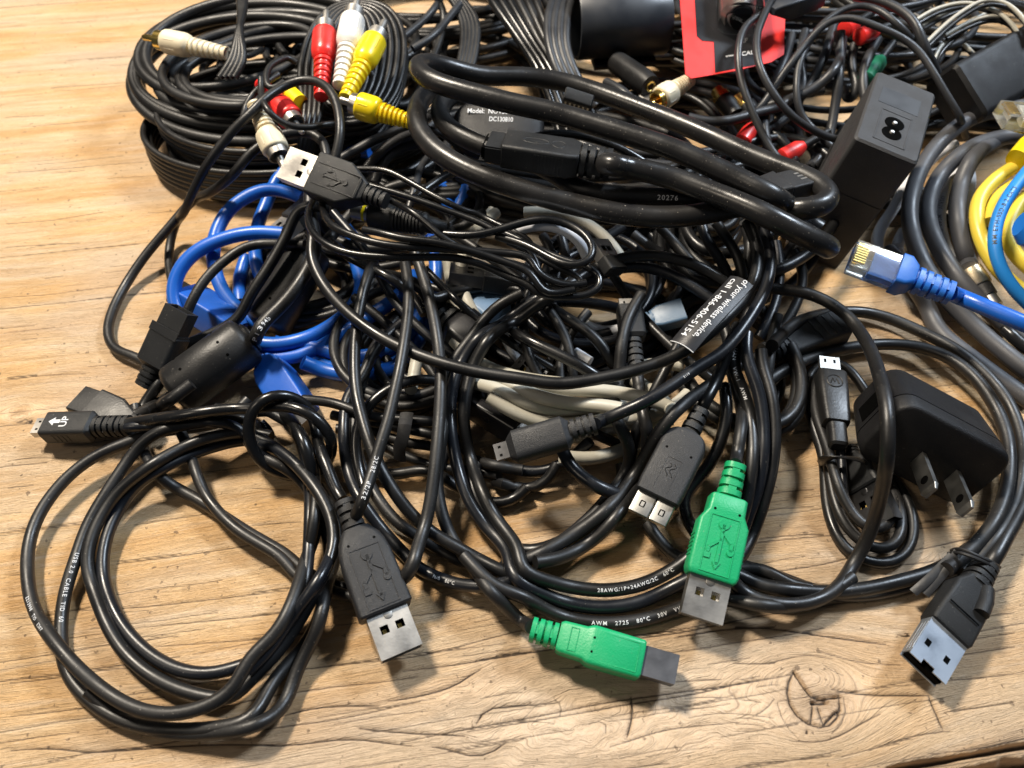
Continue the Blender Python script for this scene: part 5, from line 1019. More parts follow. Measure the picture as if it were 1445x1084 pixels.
for k in range(7):
    rx, ry = 22.5-2.9*k, 40-2.7*k; cc = PX(497, 78, 46); a = np.linspace(0, 2*math.pi, 60); sgn = lambda v, p: np.sign(v)*np.abs(v)**p
    P = np.stack([cc[0]+rx*sgn(np.cos(a), .8), cc[1]+ry*sgn(np.sin(a), .85)*.9, 44+2.2*np.sin(a*1)+6*np.sin(a)+.3*k], 1)
    for q in range(3): cable('', RUBBER, 1.35, P+np.array([0, 0, -q*2.5]), t, fixed=True, seg=9)
coil('innermost dark turns deep inside the tall ribbon stack', RUBBER, 1.9, (380, 150), 26, 18, 3, 24, 8, 5, 0, 7, seed=41, fixed=True)
coil('dark hank under the neat oval turns and the coloured plugs', RUBBER, 1.9, (500, 120), 34, 26, 3, 30, 9, 5, 0, 9, seed=42, fixed=True)
# ribbon ends running down from it
for k in range(4):
    cable('', RUBBER, 1.3, np.array([PX(432+k*7, 118, 47), PX(430+k*7, 160, 44), PX(424+k*6, 200, 38), PX(420+k*5, 240, 26), PX(418+k*5, 262, 20)]), t, fixed=True, seg=8)
t = thing('cable_coil', 'broad ribbed band of black cable folded behind the neat oval turns, near the top', 'cable coil', PX(640, 60, 0))
for k in range(5):
    cable('', RUBBER, 1.55, np.array([PX(575+k*2, -30, 46+k), PX(625+k*3, -12, 44), PX(650+k*5.2, 25, 40), PX(652+k*5, 70, 36), PX(640+k*5, 110, 32), PX(615+k*5, 150, 26), PX(580+k*5, 175, 20)]), t, fixed=True, seg=9)
t = thing('cable_coil', 'glossy black flat cables falling steeply right behind the thick looped cable', 'cable coil', PX(730, 60, 0))
for k in range(6):
    cable('', GLOSS if k < 3 else RUBBER, 2.1, np.array([PX(668+k*14, -40, 46), PX(700+k*12, 10, 44), PX(735+k*9, 60, 38), PX(760+k*9, 100, 34), PX(780+k*10, 150, 26), PX(790+k*12, 190, 20)]), t, fixed=True, seg=10)
for k in range(4):
    cable('', GREY, 2.0, np.array([PX(815-k*8, -30, 50), PX(800-k*9, 30, 50), PX(800-k*8, 70, 46), PX(815-k*8, 110, 40), PX(840-k*8, 150, 32)]), t, fixed=True, seg=10)
for (p, lb, m, r) in [
  ("@350,0 470,810,30 560,760,32 660,705,34 760,665,34 830,640,34 920,600,32", 'charcoal cable sweeping right beneath the lying yellow plug', GREY, 2.2),
  ("@350,0 600,860,28 640,810,30 710,745,32 780,700,32 850,680,31", 'charcoal cable just below the one beneath the lying yellow plug', GREY, 2.2),
  ("@350,0 640,940,24 670,850,26 720,780,27 800,740,26 900,730,24", 'black cable curving behind the silver ended six sided plug', GREY, 2.6),
  ("@350,250 850,105,30 930,45,30 1060,-30,30 @350,0 1200,900,30", 'straight black cable slanting up right behind the thin cords', GLOSS, 2.0),
  ("@350,0 820,1060,26 850,960,28 880,850,28 920,800,26", 'thin dark cable rising behind the thin cords', GREY, 1.5),
  ("@0,0 1445,420,56 1380,460,57 1355,400,57 1380,330,57 1445,300,56 @350,0 60,320,55 200,290,54 250,320,53", 'small ring of thin black cord above the hidden red plug', RUBBER, 1.3),
  ("@0,0 1240,600,50 1260,520,52 1330,440,54 1420,380,54 @350,0 100,340,52", 'thin black cord arching beside the small ring', RUBBER, 1.3),
  ("@0,0 1330,400,56 1340,520,56 1400,600,55 @350,0 60,600,53 200,640,52 330,650,50 420,630,48 500,640,44", 'thin black cord under the arching loop, running right past the cream plug', RUBBER, 1.3),
  ("@350,0 600,330,46 640,400,40 700,500,36 740,540,34 800,540,32 870,470,30 930,330,30 980,200,32 1000,80,36 960,-20,38", 'black cable swinging up right from behind the upright yellow plug', RUBBER, 2.0),
  ("@350,0 840,250,40 940,190,42 1000,120,42 1080,20,42", 'charcoal cable crossing high behind the neat oval turns', GREY, 2.0),
  ("@350,0 780,200,38 900,100,38 960,30,38 1000,-40,38", 'second charcoal cable crossing high behind the neat oval turns', GREY, 2.0)]:
    cable(lb, m, r, p)
# strap over the cream plug
t = thing('cable_strap', 'soft folded ribbon of black cable falling over the cream plug at far left', 'strap', PX(330, 80, 40))
for k in range(4):
    cable('', RUBBER, 1.5, np.array([PX(345-k*3, -20, 60), PX(345-k*2, 10, 60), PX(338+k*1.5-3, 50, 58), PX(326+k*6, 85, 54), PX(310+k*7, 110, 50)]), t, fixed=True, seg=9)
# ---- background hanks behind the middle and right
BGM = [('black', RUBBER), ('charcoal', GREY)]
coil('large black hank behind the upright oval, cut by the upper edge of the photo', RUBBER, 2.0, (610, 30), 62, 45, 3, 30, 9, 7, 0, 6, seed=8)
coil('black hank in the shadow under the thick looped cable', SATIN, 2.1, (640, 235), 42, 30, 3, 16, 6, 6, 10, 6, seed=9, fixed=True)
coil('black hank low under the thick cable, just right of the oval adapter', SATIN, 2.2, (800, 262), 60, 26, 3, 22, 7, 6, -10, 7, seed=10, fixed=True)
coil('charcoal hank behind the thick cable below the red card', GREY, 1.9, (960, 200), 55, 35, 3, 22, 6, 9, 0, 8, seed=11, fixed=True)
coil('charcoal hank standing behind the two pin brick', GREY, 1.7, (1180, 110), 50, 40, 5, 40, 9, 12, 10, 12, seed=12, fixed=True)
coil('tangled charcoal hank reaching the top edge left of the white striped wires', GREY, 1.7, (1130, 40), 70, 45, 4, 36, 9, 14, 0, 14, seed=13, fixed=True)
coil('black hank at the top edge behind the open black ring', RUBBER, 2.0, (890, 40), 65, 40, 3, 26, 7, 9, 0, 8, seed=14, fixed=True)
coil('dark hank in the top right corner behind the slanting black brick', RUBBER, 2.0, (1370, 60), 75, 45, 4, 38, 9, 10, 0, 10, seed=15, fixed=True)
coil('dark hank filling the space between the standing brick and the grey coax coil', RUBBER, 2.2, (1370, 230), 60, 35, 3, 14, 5, 8, 0, 8, seed=16, fixed=True)
coil('dark hank under the falling cables right of the middle', SATIN, 2.2, (1040, 330), 42, 24, 3, 26, 7, 6, 60, 6, seed=17, fixed=True)
coil('low dark hank beneath the nested loops in the middle', SATIN, 2.2, (800, 470), 34, 18, 2.4, 8, 3, 6, 0, 8, seed=18, fixed=True)
coil('low dark hank beneath the thin glossy cords', SATIN, 2.1, (560, 330), 34, 24, 2.4, 14, 4, 7, 20, 8, seed=19, fixed=True)
coil('dark hank low behind the falling cables beside the flat ribbed plug', SATIN, 2.1, (1040, 520), 22, 34, 2.4, 12, 4, 4, 10, 4, seed=20, fixed=True)
for (p, lb) in [
  ("@1045,0 180,-30,62 120,80,62 82,200,60 100,350,56 170,480,50 260,590,44 400,680,36 520,720,30", 'thin charcoal cord curving down left of the red card and into the tangle'),
  ("@1045,0 130,60,58 30,130,58 -10,240,56 -5,380,50 40,520,44 110,680,36 200,820,30 330,900,28", 'leftmost thin charcoal cord hanging in front of the red card'),
  ("@1045,0 1150,700,18 1130,640,28 1110,580,40 1060,500,44 990,380,50 900,250,55 800,180,58 680,130,60 560,90,60 460,105,58 370,180,54 290,280,48 200,400,42 90,560,34 0,610,30", 'long thin charcoal cord arching over the tangle to the edge of the standing brick'),
  ("@1045,0 900,260,46 860,190,55 830,150,58 760,90,60 680,40,60 580,30,60 470,80,57 370,180,53 300,320,46 285,450,40 300,570,34 400,690,28 500,780,24", 'thin charcoal cord looping high inside the longer arch'),
  ("@1045,0 520,190,46 510,300,44 460,380,42 380,450,38 250,510,34 120,540,30 0,600,28", 'thicker charcoal cable bowing through the tangle below the arches'),
  ("@1045,0 510,160,50 505,350,42 480,550,32 440,740,24 370,850,20", 'charcoal cable hanging straight through the middle of the arches'),
  ("@1045,0 480,110,44 430,280,40 350,440,34 210,610,28 80,700,24 0,760,22", 'charcoal cable slanting down left through the tangle'),
  ("@1045,0 1020,450,30 1000,370,38 960,290,48 930,220,54 880,100,58 800,40,60 700,0,60 580,-20,60", 'charcoal cable leaving the tangle at the top edge'),
  ("@1045,0 260,180,40 220,320,38 150,480,32 120,640,28 150,800,24", 'charcoal cable just right of the red card'),
  ("@1045,0 330,160,38 300,300,36 320,420,34 280,560,30 160,660,26", 'charcoal cable second to the right of the red card'),
  ("@1045,0 580,230,42 560,330,38 600,460,34 560,520,30 520,450,28", 'small charcoal bend left of the standing brick'),
  ("@1045,0 700,200,44 640,320,42 620,430,38 640,520,34", 'short charcoal cable dropping behind the standing brick'),
  ("@700,0 980,600,34 1100,625,34 1250,600,33 1380,560,33 1445,560,33 @1045,0 250,500,34 420,460,34", 'charcoal cable running level below the red card'),
  ("@1045,0 420,720,24 400,800,20 300,900,18", 'short charcoal cable end near the small red tip'),
  ("@700,0 560,420,34 640,460,36 750,560,36 850,600,36 1000,660,34 1150,760,30", 'black cable close behind the thick loop')]:
    cable(lb, GREY, 1.75 if 'thin' in lb else 2.3, p)
for k_, (c_, rx_, ry_, z1_, lb_) in enumerate([((590, 500), 24, 26, 10, 'low dark hank between the hanging cables and the blue loops'),
    ((440, 400), 22, 20, 8, 'dark hank at the bottom between the blue loops and the rear ferrite'),
    ((860, 420), 30, 22, 14, 'dark hank filling the space beneath the high nested loops'), ((980, 250), 50, 20, 16, 'dark hank low behind the right half of the thick loop'), ((700, 130), 44, 26, 22, 'dark hank behind the oval adapter'), ((1000, 60), 50, 36, 22, 'dark hank standing behind the red card'), ((480, 215), 40, 26, 18, 'dark hank under the lying yellow plug')]):
    coil(lb_, RUBBER if k_ % 2 else SATIN, 1.9, c_, rx_, ry_, 2.2, z1_, 6, 5, 30*k_, 8, seed=60+k_, fixed=True)
for k_, (p, lb_, m_, r_) in enumerate([("@ 470,300,30 520,360,26 560,430,20 640,500,14 720,530,10", 'black cable slanting down right behind the two hanging cables', SATIN, 2.0), ("@ 600,380,26 640,420,24 700,470,22 780,520,18 860,560,14", 'thin black cable slipping under the smooth arc towards the six sided plug', GLOSS, 1.5),
    ("@ 760,380,28 740,430,26 745,500,22 780,560,16 830,600,12", 'black cable curving down inside the nested loops', RUBBER, 1.9), ("@ 830,440,24 800,480,22 790,540,18 820,600,14 880,630,10", 'black cable bending left behind the small hanging plug', SATIN, 2.0),
    ("@ 960,480,26 930,540,22 900,600,16 890,660,10 900,720,6", 'black cable dropping left of the round shouldered plug', SATIN, 2.0), ("@ 860,380,22 900,440,20 960,500,18 1010,540,16", 'black cable under the label running down right', RUBBER, 2.0),
    ("@ 500,420,14 560,470,14 620,540,12 640,600,9 620,660,6", 'black cable crossing low behind the hanging cables', SATIN, 2.0), ("@ 640,330,30 700,370,28 760,420,26 800,480,24 810,540,18", 'black cable leaving the thin cords towards the smooth arc', SATIN, 1.9)]):
    cable(lb_, m_, r_, p)
G2 = 'white striped wires at top right'
for (p, lb) in [
  ("@1045,0 890,105,52 1000,45,54 1150,15,56 1290,50,56 1380,120,54 1430,200,50", 'white striped wire forming the outermost arch at top right'),
  ("@1045,0 950,215,50 1050,120,54 1160,40,58 1250,0,60 1350,15,60 1420,70,58 1500,180,54", 'white striped wire crossing over the outermost arch at top right'),
  ("@1045,0 1040,180,50 1130,130,52 1230,90,54 1330,85,54 1390,130,52 1410,200,48", 'white striped wire forming the lowest arch at top right'),
  ("@1045,0 985,310,44 1010,250,46 1070,190,48 1150,120,50 1250,70,52", 'white striped wire rising steeply left of the arches at top right'),
  ("@1045,0 1140,225,44 1180,270,42 1225,310,38", 'short white striped wire above the slanting black brick'),
  ("@1045,0 920,130,50 1050,60,50 1180,20,52 1250,30,52 1330,100,50", 'white striped wire inside the outermost arch at top right')]:
    cable(lb, BEIGE, .95, p, group=G2)
    cable('dark wire twinned with the '+lb.replace(' at top right', '')[:70], RUBBER, .95, spline(parse(p))+np.array([1.0, -1.2, -1.2]))
# ---- standing adapter brick
t = thing('power_brick', 'black power brick standing on end with a two pin socket in its top', 'adapter', PX(1230, 300, 0))
TL, TR, BR_, BL = PX(1243, 99, 62), PX(1326, 126, 62), PX(1290, 232, 56), PX(1206, 200, 56)
ctr = PX(1266, 162, 60); wx = (TR+BR_-TL-BL)/2; wy = (BL+BR_-TL-TR)/2; Wd, Hd = np.linalg.norm(wx)*1.06, np.linalg.norm(wy)*1.06; wx /= np.linalg.norm(wx); wy *= Hd/np.linalg.norm(wy)
bot = PX(1165, 340, 4)+(wy/Hd)*0
nrm = np.cross(wx, -wy/Hd); nrm *= np.sign(nrm[2]); body_dir = -nrm*.86+np.array([-.19, .0, -.0]); body_dir /= np.linalg.norm(body_dir)
fr = frame(ctr, ctr+body_dir*10, up=-wy/Hd); # X runs down into the pile, Z along the top's long side
LB = 58; sgy = np.sign(fr.M[1].dot(wx))
mb = MB(); mb.loft(fr, [(0, Wd-1.6, Hd-1.6, 1.2), (.8, Wd, Hd, 1.6), (LB*.4, Wd, Hd, 1.8), (LB*.4+.01, Wd-.6, Hd-.6, 1.8), (LB*.4+.5, Wd-.6, Hd-.6, 1.8), (LB*.4+.51, Wd, Hd, 1.8), (LB, Wd, Hd, 1.8)]); bo = newpart('case', mb, BRICK2, t)
cz, cw, ch = -Hd*.20, Wd*.50, Hd*.42
mb = MB(); f_ = .35
for a, b, c, d in ((-cw/2, cw/2, cz+ch/2-.5, cz+ch/2), (-cw/2, cw/2, cz-ch/2, cz-ch/2+.5), (-cw/2, -cw/2+.5, cz-ch/2, cz+ch/2), (cw/2-.5, cw/2, cz-ch/2, cz+ch/2)): mb.box(fr, -.18, .1, a, b, c, d)
o = newpart('socket_frame', mb, BRICK2, t)
mb = MB(); a_ = np.linspace(0, 2*math.pi, 16, endpoint=False)
for q in (-1, 1):
    v = [(-.24, 3.7*math.cos(a), cz+q*3.1+3.5*math.sin(a)) for a in a_]+[(.1, 3.7*math.cos(a), cz+q*3.1+3.5*math.sin(a)) for a in a_]; mb.add(fr(v), [tuple(range(16)), *[(i, (i+1) % 16, (i+1) % 16+16, i+16) for i in range(16)]])
mb.box(fr, -.215, .1, -2.2, 2.2, cz-2.4, cz+2.4); newpart('socket', mb, HOLE, t)
for q in (-1, 1): mb = MB(); mb.loft(fr, [(-.9, 1.4, 1.4, .68, 0, cz+q*2.9), (-.3, 2.0, 2.0, .98, 0, cz+q*2.9), (.2, 2.0, 2.0, .98, 0, cz+q*2.9)], 4); newpart('pin', mb, STEEL, t)
mb = MB(); mb.box(fr, -.12, .1, -Wd*.30, Wd*.34, Hd*.08, Hd*.30); newpart('blank_label', mb, mat('satin_label', (.022, .022, .024), .4), t)
obstacle(fr([(4, 0, 0)])[0], fr([(LB-4, 0, 0)])[0], Wd*.45, 5)
# slanting brick top right
t = thing('power_brick', 'long black power brick slanting at the right edge with faint grooves', 'adapter', PX(1420, 120, 0))
A, B = PX(1345, 150, 36), PX(1500, 62, 44); fr = frame(A, B, up=(.3, -.5, 1)); L = fr.L; mb = MB(); mb.block(fr, 6, L+6, 27, 27, 20, 20, 3, 1.5, zo=-4, yo=2); newpart('case', mb, BRICKM, t)
for k in range(4): s = MB(); s.box(fr, L*.45+k*2.4, L*.45+k*2.4+.6, -11.75, -11.4, -10, 4); newpart('groove', s, HOLE, t)
# ---- open black ring (short cylinder)
t = thing('black_ring', 'short hollow black plastic cylinder lying with its open end facing left', 'ring', PX(880, 30, 0))
A, B = PX(812, 34, 44), PX(938, 26, 44); fr = frame(A, B); L = fr.L; seg = 40; mb = MB(); R = 15.5; prof = [(0, R*.9), (0, R), (.5, R+.3), (L-.5, R+.3), (L, R), (L, R*.8), (1.0, R*.88)]
v = [(x, r*math.cos(a), r*math.sin(a)) for x, r in prof for a in np.linspace(0, 2*math.pi, seg, endpoint=False)]; n_ = len(prof)
mb.add(fr(v), [(i*seg+k, i*seg+(k+1) % seg, ((i+1) % n_)*seg+(k+1) % seg, ((i+1) % n_)*seg+k) for i in range(n_) for k in range(seg)]); newpart('shell', mb, mat('slate_plastic', (.022, .026, .034), .42), t)
mb = MB(); mb.loft(fr, [(L*.2, 22, 3, 1.2, 0, -R-1), (L*.9, 22, 3, 1.2, 0, -R-1)]); newpart('foot', mb, RUBBER, t)
# dark round plug below the ring with a metal eye
t = thing('round_plug', 'dark round plug with a bright ringed hole, below the open black ring', 'plug', PX(915, 115, 0))
A, B = PX(880, 95, 34), PX(918, 122, 36); fr = frame(A, B); L = fr.L; mb = MB(); mb.loft(fr, [(-6, 10, 10, 4.9), (L*.7, 11, 11, 5.4), (L, 9.4, 9.4, 4.6)], 6); newpart('plug_body', mb, RUBBER, t)
s = MB(); s.tube(fr([(L+.2, 2*math.cos(a), 2*math.sin(a)) for a in np.linspace(0, 2*math.pi, 20)]), .5, 6); newpart('ring', s, GOLD, t)
s = MB(); s.block(fr, L-2, L+5, 10, 10, 5, 5, 1, .4, zo=-6); newpart('metal_shell', s, STEEL, t)
# ---- red card with blister
t = thing('plug_in_packaging', 'red and black card with a clear blister holding a silver barrel plug', 'packaging', PX(1030, 80, 30))
A, B = PX(966, 10, 56), PX(1105, -2, 52)
c0, c1, c2, c3 = PX(957, -40, 58), PX(1110, -50, 54), PX(1106, 88, 44), PX(968, 112, 46)
exx = (c1-c0+c2-c3)/2; Wc = np.linalg.norm(exx); exx /= Wc; eyy = (c3-c0+c2-c1)/2; eyy -= exx*eyy.dot(exx); Hc = np.linalg.norm(eyy); eyy /= Hc; ezz = np.cross(exx, eyy); ezz *= np.sign(ezz.dot(CAM-c0)); m0 = (c0+c1+c2+c3)/4
def fc_(v):
    v = np.asarray(v, float).reshape(-1, 3); a = v[:, :1]/Wc+.5; b = v[:, 1:2]/Hc+.5
    return c0*(1-a)*(1-b)+c1*a*(1-b)+c2*a*b+c3*(1-a)*b+v[:, 2:3]*ezz
def slab(poly, z0, z1):
    mb = MB(); n = len(poly); mb.add(fc_([(x, y, z) for z in (z0, z1) for x, y in poly]), [tuple(range(n-1, -1, -1)), tuple(range(n, 2*n))]+[(i, (i+1) % n, (i+1) % n+n, i+n) for i in range(n)]); return mb
hw, hh = Wc/2, Hc/2
newpart('card', slab([(-hw, -hh), (hw, -hh), (hw, hh-5), (hw-7, hh-1.5), (0, hh), (-hw+3, hh), (-hw, hh-3)], -.5, 0), CARD, t)
newpart('black_panel', slab([(-hw*.74, -hh+1), (hw*.74, -hh+1), (hw*.74, -hh*.2), (hw*.45, hh*.15), (hw*.45, hh-1.4), (-hw*.42, hh-.8), (-hw*.42, hh*.42), (-hw*.64, hh*.38), (-hw*.74, hh*.28)], 0, .12), CARDB, t)
for body, x0, y0, sz in (('RF', hw*.1, hh*.52, 3.6), ('NICAL', -hw*.02, hh*.76, 3.6), ('www', -hw*.2, hh*.74, 2.0)):
    tv, tf = text_mesh(body, sz, 1.0, .05); mb = MB(); mb.add(fc_([(x0+x, y0-y, .18) for x, y, _ in tv]), tf); newpart('print', mb, INK, t)
fr = frame(fc_([(-hw*.02, -hh*.75, 6)])[0], fc_([(hw*.02, hh*.24, 6)])[0]); L = fr.L
mb = MB(); mb.loft(fr, [(0, 9, 9, 4.4), (L*.55, 9, 9, 4.4), (L*.56, 11.4, 11.4, 5.6), (L*.9, 11.4, 11.4, 5.6), (L*.97, 10.4, 10.4, 5.1)], 6); newpart('metal_sleeve', mb, STEEL, t)
mb = MB(); mb.loft(fr, [(L*.965, 9.6, 9.6, 4.7), (L*1.02, 9.2, 9.2, 4.5)], 6); newpart('insulator', mb, HOLE, t)
mb = MB(); mb.block(fr, -2, L*1.14, 19, 19, 15, 15, 4, 2.5); newpart('blister', mb, BLIST, t)
t = thing('flat_plug', 'slate grey tapered plug lying across the top right corner of the red card', 'plug', PX(1115, 10, 30))
A, B = PX(1156, -6, 62), PX(1090, 16, 62); fr = frame(A, B); L = fr.L; mb = MB(); mb.loft(fr, [(0, 8, 7, 1), (L*.2, 9.5, 8, 1), (L*.75, 9.5, 8, 1), (L*.9, 5, 5, 1), (L, 3, 3, 1)]); newpart('plug_body', mb, mat('slate_plastic', (.022, .026, .034), .42), t)
t = thing('flat_plug', 'flat black plug with short bright bars, behind the right end of the thick loop', 'plug', PX(1105, 262, 0))
A, B = PX(1072, 272, 56), PX(1136, 256, 56); fr = frame(A, B, roll=-10); L = fr.L; mb = MB(); mb.block(fr, 0, L*.5, 11, 13, 6, 7, 1, .6); mb.block(fr, L*.5, L, 11.5, 11.5, 5.4, 5.4, .8, .5); newpart('plug_body', mb, MOULD2, t)
for q in (-2, 0, 2): s = MB(); s.box(fr, L*.8, L*.93, q-.4, q+.4, 2.6, 2.8); newpart('contact', s, STEEL, t)
t = thing('ribbed_plug', 'thin black plug edge with cream ribs standing behind the thick looped cable', 'plug', PX(815, 140, 40))
A, B = PX(795, 138, 64), PX(835, 150, 62); fr = frame(A, B, up=(0, -.6, .8)); L = fr.L; mb = MB(); mb.block(fr, 0, L, 5, 5, 11, 10, 1, .5); newpart('plug_body', mb, MOULD, t)
for k in range(6): s = MB(); s.box(fr, 1+k*1.7, 1.7+k*1.7, -2.8, -2.4, -4, 3.4); newpart('rib', s, CREAM, t)
# ---- right hand coils
t = thing('coax_cable', 'thick charcoal cable in big turns at the right edge ending in a nickel collar', 'cable', PX(1340, 300, 0))
AX = mat('charcoal_rubber', (.055, .056, .062), .5, bump=.2, dust=.2)
for s_, r in [("@1045,0 1560,530,34 1445,545,34 1300,560,33 1170,600,31 1060,680,29 960,790,26 900,900,24 870,1000,22 @1045,250 855,150,20 870,280,18 920,430,15 1000,560,12 1110,680,9 1230,800,7 1350,900,6 1480,1000,5", 3.3),
           ("@1045,0 1560,690,30 1445,690,30 1300,700,29 1180,745,27 1080,820,25 1000,910,23 960,1010,21 @1045,250 945,150,19 970,280,17 1040,420,14 1130,540,12 1220,640,10 1330,740,8 1480,860,6", 3.3),
           ("@1045,250 760,380,4 860,520,4 960,660,4 @1045,500 1000,-100,4 1100,-40,4 1200,40,4 1320,130,4 1480,240,4", 3.3), ("@1045,500 1250,-100,4 1400,60,4 1500,120,4", 3.0)]:
    cable('', AX, r, s_, t, seg=16)
t = thing('coax_cable', 'charcoal cable standing inside the big turns, capped by a nickel collar pointing down', 'cable', PX(1385, 390, 0))
A, B = PX(1368, 382, 14), PX(1410, 442, 10); fr = frame(A, B); L = fr.L
mb = MB(); mb.loft(fr, [(0, 8.2, 8.2, 4.0), (.3, 9, 9, 4.4), (L*.36, 9, 9, 4.4), (L*.38, 8.4, 8.4, 4.1)], 6); newpart('collar', mb, mat('brushed_brass', (.62, .52, .36), .35, 1.0, bump=.3), t)
mb = MB(); mb.loft(fr, [(L*.37, 7.6, 7.6, 3.7), (L*.62, 7.2, 7.2, 3.5)], 6); newpart('grip', mb, RUBBER, t)
mb = MB(); mb.loft(fr, [(L*.6, 6, 6, 2.9), (L*.85, 6, 6, 2.9), (L*.86, 4.6, 4.6, 2.2), (L, 4.6, 4.6, 2.2)], 6); newpart('metal_sleeve', mb, STEEL, t); obstacle(A, B, 4.2)
cable('', AX, 3.3, "@1045,250 1170,470,15 1130,350,18 1105,220,21 1105,100,23 1140,-20,25 @1045,0 1200,780,27 1330,700,28 1445,670,28", t, a0=True, seg=16)
for (s_, lb) in [("@1045,250 1120,-30,18 1060,40,17 1015,160,15 1020,290,12 1060,400,9 1110,500,7", 'white cable with grey lettering inside the big charcoal turns'), ("@1045,0 1100,740,20 1000,780,18 940,850,16 @1045,250 830,60,12 790,150,10 690,300,6 700,400,4", 'white cable glimpsed left of the big charcoal turns'),
               ("@1045,250 830,280,6 790,350,5 800,430,4 850,520,3.5", 'short white cable low behind the clear network plug'), ("@1045,0 1160,860,17 1180,950,15 @1045,250 1150,100,13 1170,220,11", 'white cable between the nickel collared cable and the yellow turns')]:
    c = cable(lb, WHITEJ, 2.7, s_)
    if 'lettering' in lb: c_wh = c
t = thing('network_cable', 'yellow network cable in wide turns at the right edge', 'cable', PX(1420, 300, 0))
for s_ in ["@1045,0 1520,800,32 1440,830,32 1340,880,31 1260,950,29 @1045,250 1215,90,27 1200,190,25 1215,300,23 1265,410,20 1340,510,17 1445,590,14 1560,660,10", "@1045,0 1560,850,30 1430,930,29 @1045,250 1330,70,27 1280,180,26 1275,230,25", "@1045,250 1560,60,24 1445,95,24 1400,180,23 1350,300,21 1390,400,18 1480,470,15"]:
    cable('', YEL, 2.8, s_, t)
fr = frame(PX(1490, 180, 42), PX(1458, 212, 38)); mb = MB(); mb.loft(fr, [(0, 8, 8, 3), (fr.L, 13, 11, 4), (fr.L+8, 12, 10, 4)], 5); newpart('boot', mb, YPL, t)
t = thing('network_cable', 'light blue network cable with dark lettering crossing the yellow turns', 'cable', PX(1420, 330, 0))
c_sk = cable('', SKY, 2.7, "@1045,250 1520,-100,38 1430,10,37 1350,120,35 1300,240,32 1290,360,28 1320,460,24 1380,560,20 1480,660,15", t)
mb = MB(); fr = frame(PX(1490, 335, 36), PX(1450, 320, 38)); mb.loft(fr, [(-4, 14, 12, 5), (fr.L, 14, 12, 5), (fr.L+3, 9, 8, 3.5)], 5); newpart('boot', mb, mat('azure_plastic', (.01, .16, .60), .35), t)
def rj45(root, tail, tip, bootm, roll=0, fs=.38, fb=.55, clear=CLEAR):
    fr = frame(tail, tip, roll); L = fr.L
    if bootm:
        mb = MB(); mb.loft(fr, [(L*fs-.5, 7.4, 6, 1.8), (L*fs, 9, 8, 2), (L*fs+3, 12.8, 9.5, 1.5), (L*fb, 12.6, 9.3, 1.3)]); bo = newpart('boot', mb, bootm, root); newpart('strain_relief', relief(fr, 0, L*fs, 3.3, 3.9, 5, 1.2), bootm, bo)
    mb = MB(); mb.block(fr, L*fb-2, L, 11.7, 11.7, 6.6, 6.6, .6, .3); newpart('clear_plug', mb, clear, root)
    mb = MB()
    for k in range(8): mb.box(fr, L-4.6, L-.6, -4.2+k*1.06, -3.9+k*1.06, 2.0, 3.5)
    newpart('contact', mb, GOLD, root)
    mb = MB(); mb.box(fr, L*fb-1, L-7, -4.3, 4.3, -1.6, .9); newpart('wire_ends', mb, bootm or WPL, root)
    mb = MB(); mb.add(fr([(L-1, -3, -3.3), (L-1, 3, -3.3), (L*fb-3, 2, -6.4), (L*fb-3, -2, -6.4), (L-1, -3, -4.1), (L-1, 3, -4.1), (L*fb-3, 2, -7.2), (L*fb-3, -2, -7.2)]), [(3, 2, 1, 0), (4, 5, 6, 7), (0, 1, 5, 4), (1, 2, 6, 5), (2, 3, 7, 6), (3, 0, 4, 7)]); newpart('latch', mb, clear, root)
    obstacle(tail, tip, 4.4); return fr
t = thing('network_cable', 'royal blue network cable whose clear plug juts left past the foot of the standing brick', 'cable', PX(1320, 400, 0))
rj45(t, PX(1342, 414, 33), PX(1201, 362, 36), RJBLUE, roll=-14)
cable('', BLUE, 2.9, "@ 1340,413,33 1365,423,32 1400,438,32 1445,457,32 1500,478,32", t, a0=True, seg=16)
t = thing('network_cable', 'clear yellowish network plug with gold contacts at the right edge above the yellow turns', 'cable', PX(1440, 170, 20))
rj45(t, PX(1490, 170, 44), PX(1413, 162, 46), None, 0, .1, .35, CLEAR)
cable('dark cable winding low beside the nickel collar at right', SATIN, 2.6, "@1045,250 1240,640,8 1330,760,7 1400,830,6 1500,900,5")
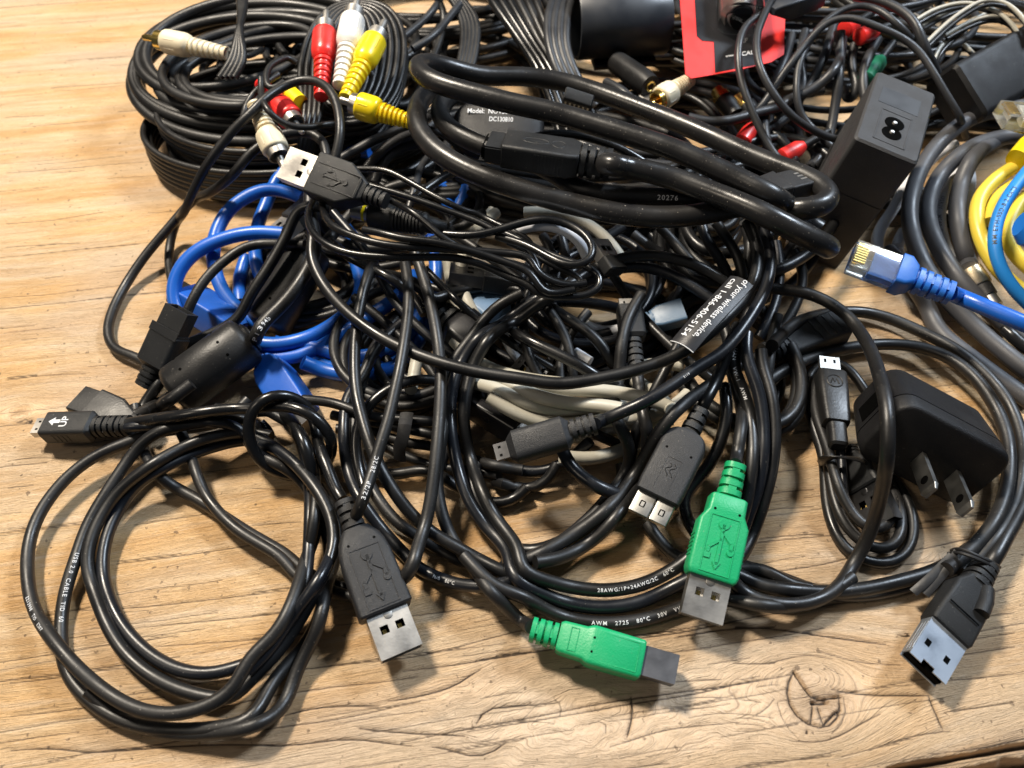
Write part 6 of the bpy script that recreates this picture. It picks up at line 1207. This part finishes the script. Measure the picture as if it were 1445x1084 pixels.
for (p, lb) in [("@700,250 1040,200,36 1060,300,34 1120,390,30 1180,470,26 1190,520,22", 'leftmost of the cables hanging behind the label below the thick loop'), ("@700,250 1120,230,38 1190,330,34 1250,430,30 1260,520,26", 'second of the cables hanging behind the label below the thick loop'),
                ("@1045,250 20,230,34 50,330,32 40,440,28 0,560,24", 'cable hanging just right of the label below the thick loop'), ("@1045,250 60,260,34 110,350,30 110,480,26 60,640,20 0,780,16", 'cable second to the right of the label below the thick loop'),
                ("@1045,250 270,370,18 315,450,16 315,560,13 280,660,10 220,760,8 160,830,7", 'outer black bend standing right of the cables below the thick loop'), ("@1045,250 180,330,22 200,450,20 190,600,16 150,720,12 90,820,10", 'inner black bend standing right of the cables below the thick loop'),
                ("@700,250 560,310,22 620,260,24 650,250,24", 'short charcoal cable behind the bright small plug end'), ("@700,250 830,250,26 900,320,22 980,420,20 1040,480,18", 'black cable slanting down right under the thick loop'),
                ("@700,250 700,290,20 780,360,18 850,390,16", 'charcoal cable peeping out above the high nested loops'), ("@700,250 330,300,16 360,400,14 350,500,12", 'charcoal cable seen through the ring of thin cords'), ("@700,250 240,300,16 290,390,14 300,480,12", 'second charcoal cable seen through the ring of thin cords')]:
    cable(lb, SATIN if 'black' in lb or 'hang' in lb else GREY, 2.2, p)
# ---------------------------------------------------------------- settle the runs, then make their jackets
solve()
for c in CABLES:
    mb = MB(); mb.tube(c.P, c.r, c.seg if c.r > 1.6 else min(c.seg, 10), flat=c.flat)
    o = mesh_obj(c.name, mb, c.m, c.root, 60)
    if c.root is None: tag(o, c.label, c.cat, c.group)
    c.obj = o
def prt(c, *a, **k): print_on(c, *a, parent=c.root if c.root is not None else c.obj, **k)
prt(c_awm, 'AWM   2725   80°C   30V   VW', (838, 874), 1.6, spacing=1.3)
prt(c_i2, '28AWG/1P+24AWG/2C   60°C', (843, 823), 1.5)
prt(c_f, 'USB 2.0  CABLE  TID  60', (112, 785), 1.6)
prt(c_l1, 'E213998   TID   E207', (58, 838), 1.3, shift=-.45)
prt(c_v2, '32/2P    28/2C', (513, 708), 1.8, flip=True)
prt(c_vw, 'LIAN   VW-1   AWM', (1048, 500), 1.6)
prt(c_m2, 'E119', (965, 545), 1.0)
prt(c_th4, '20276', (930, 278), 2.4)
prt(c_fw, 'P1394b', (362, 473), 2.2, flip=False)
prt(c_v4, 'N/B   80°C', (612, 811), 1.4)
prt(c_wh, 'USRJV   MS40-5', (1328, 285), 2.2, m=mat('grey_print', (.2, .2, .22), .5))
prt(c_sk, 'MM ETH-SSD-8 2 CAT5', (1397, 352), 2.2, m=DINK, flip=True)
prt(c_30v, '30V   AWM 2725', (1412, 776), 1.5, flip=True)
for o in list(bpy.data.objects):
    if '_o' in o: del o['_o']
print('objects', len(bpy.data.objects), 'tris', sum(len(o.data.loop_triangles) if False else sum(len(p.vertices)-2 for p in o.data.polygons) for o in bpy.data.objects if o.type == 'MESH' and o.name != 'table_top'))
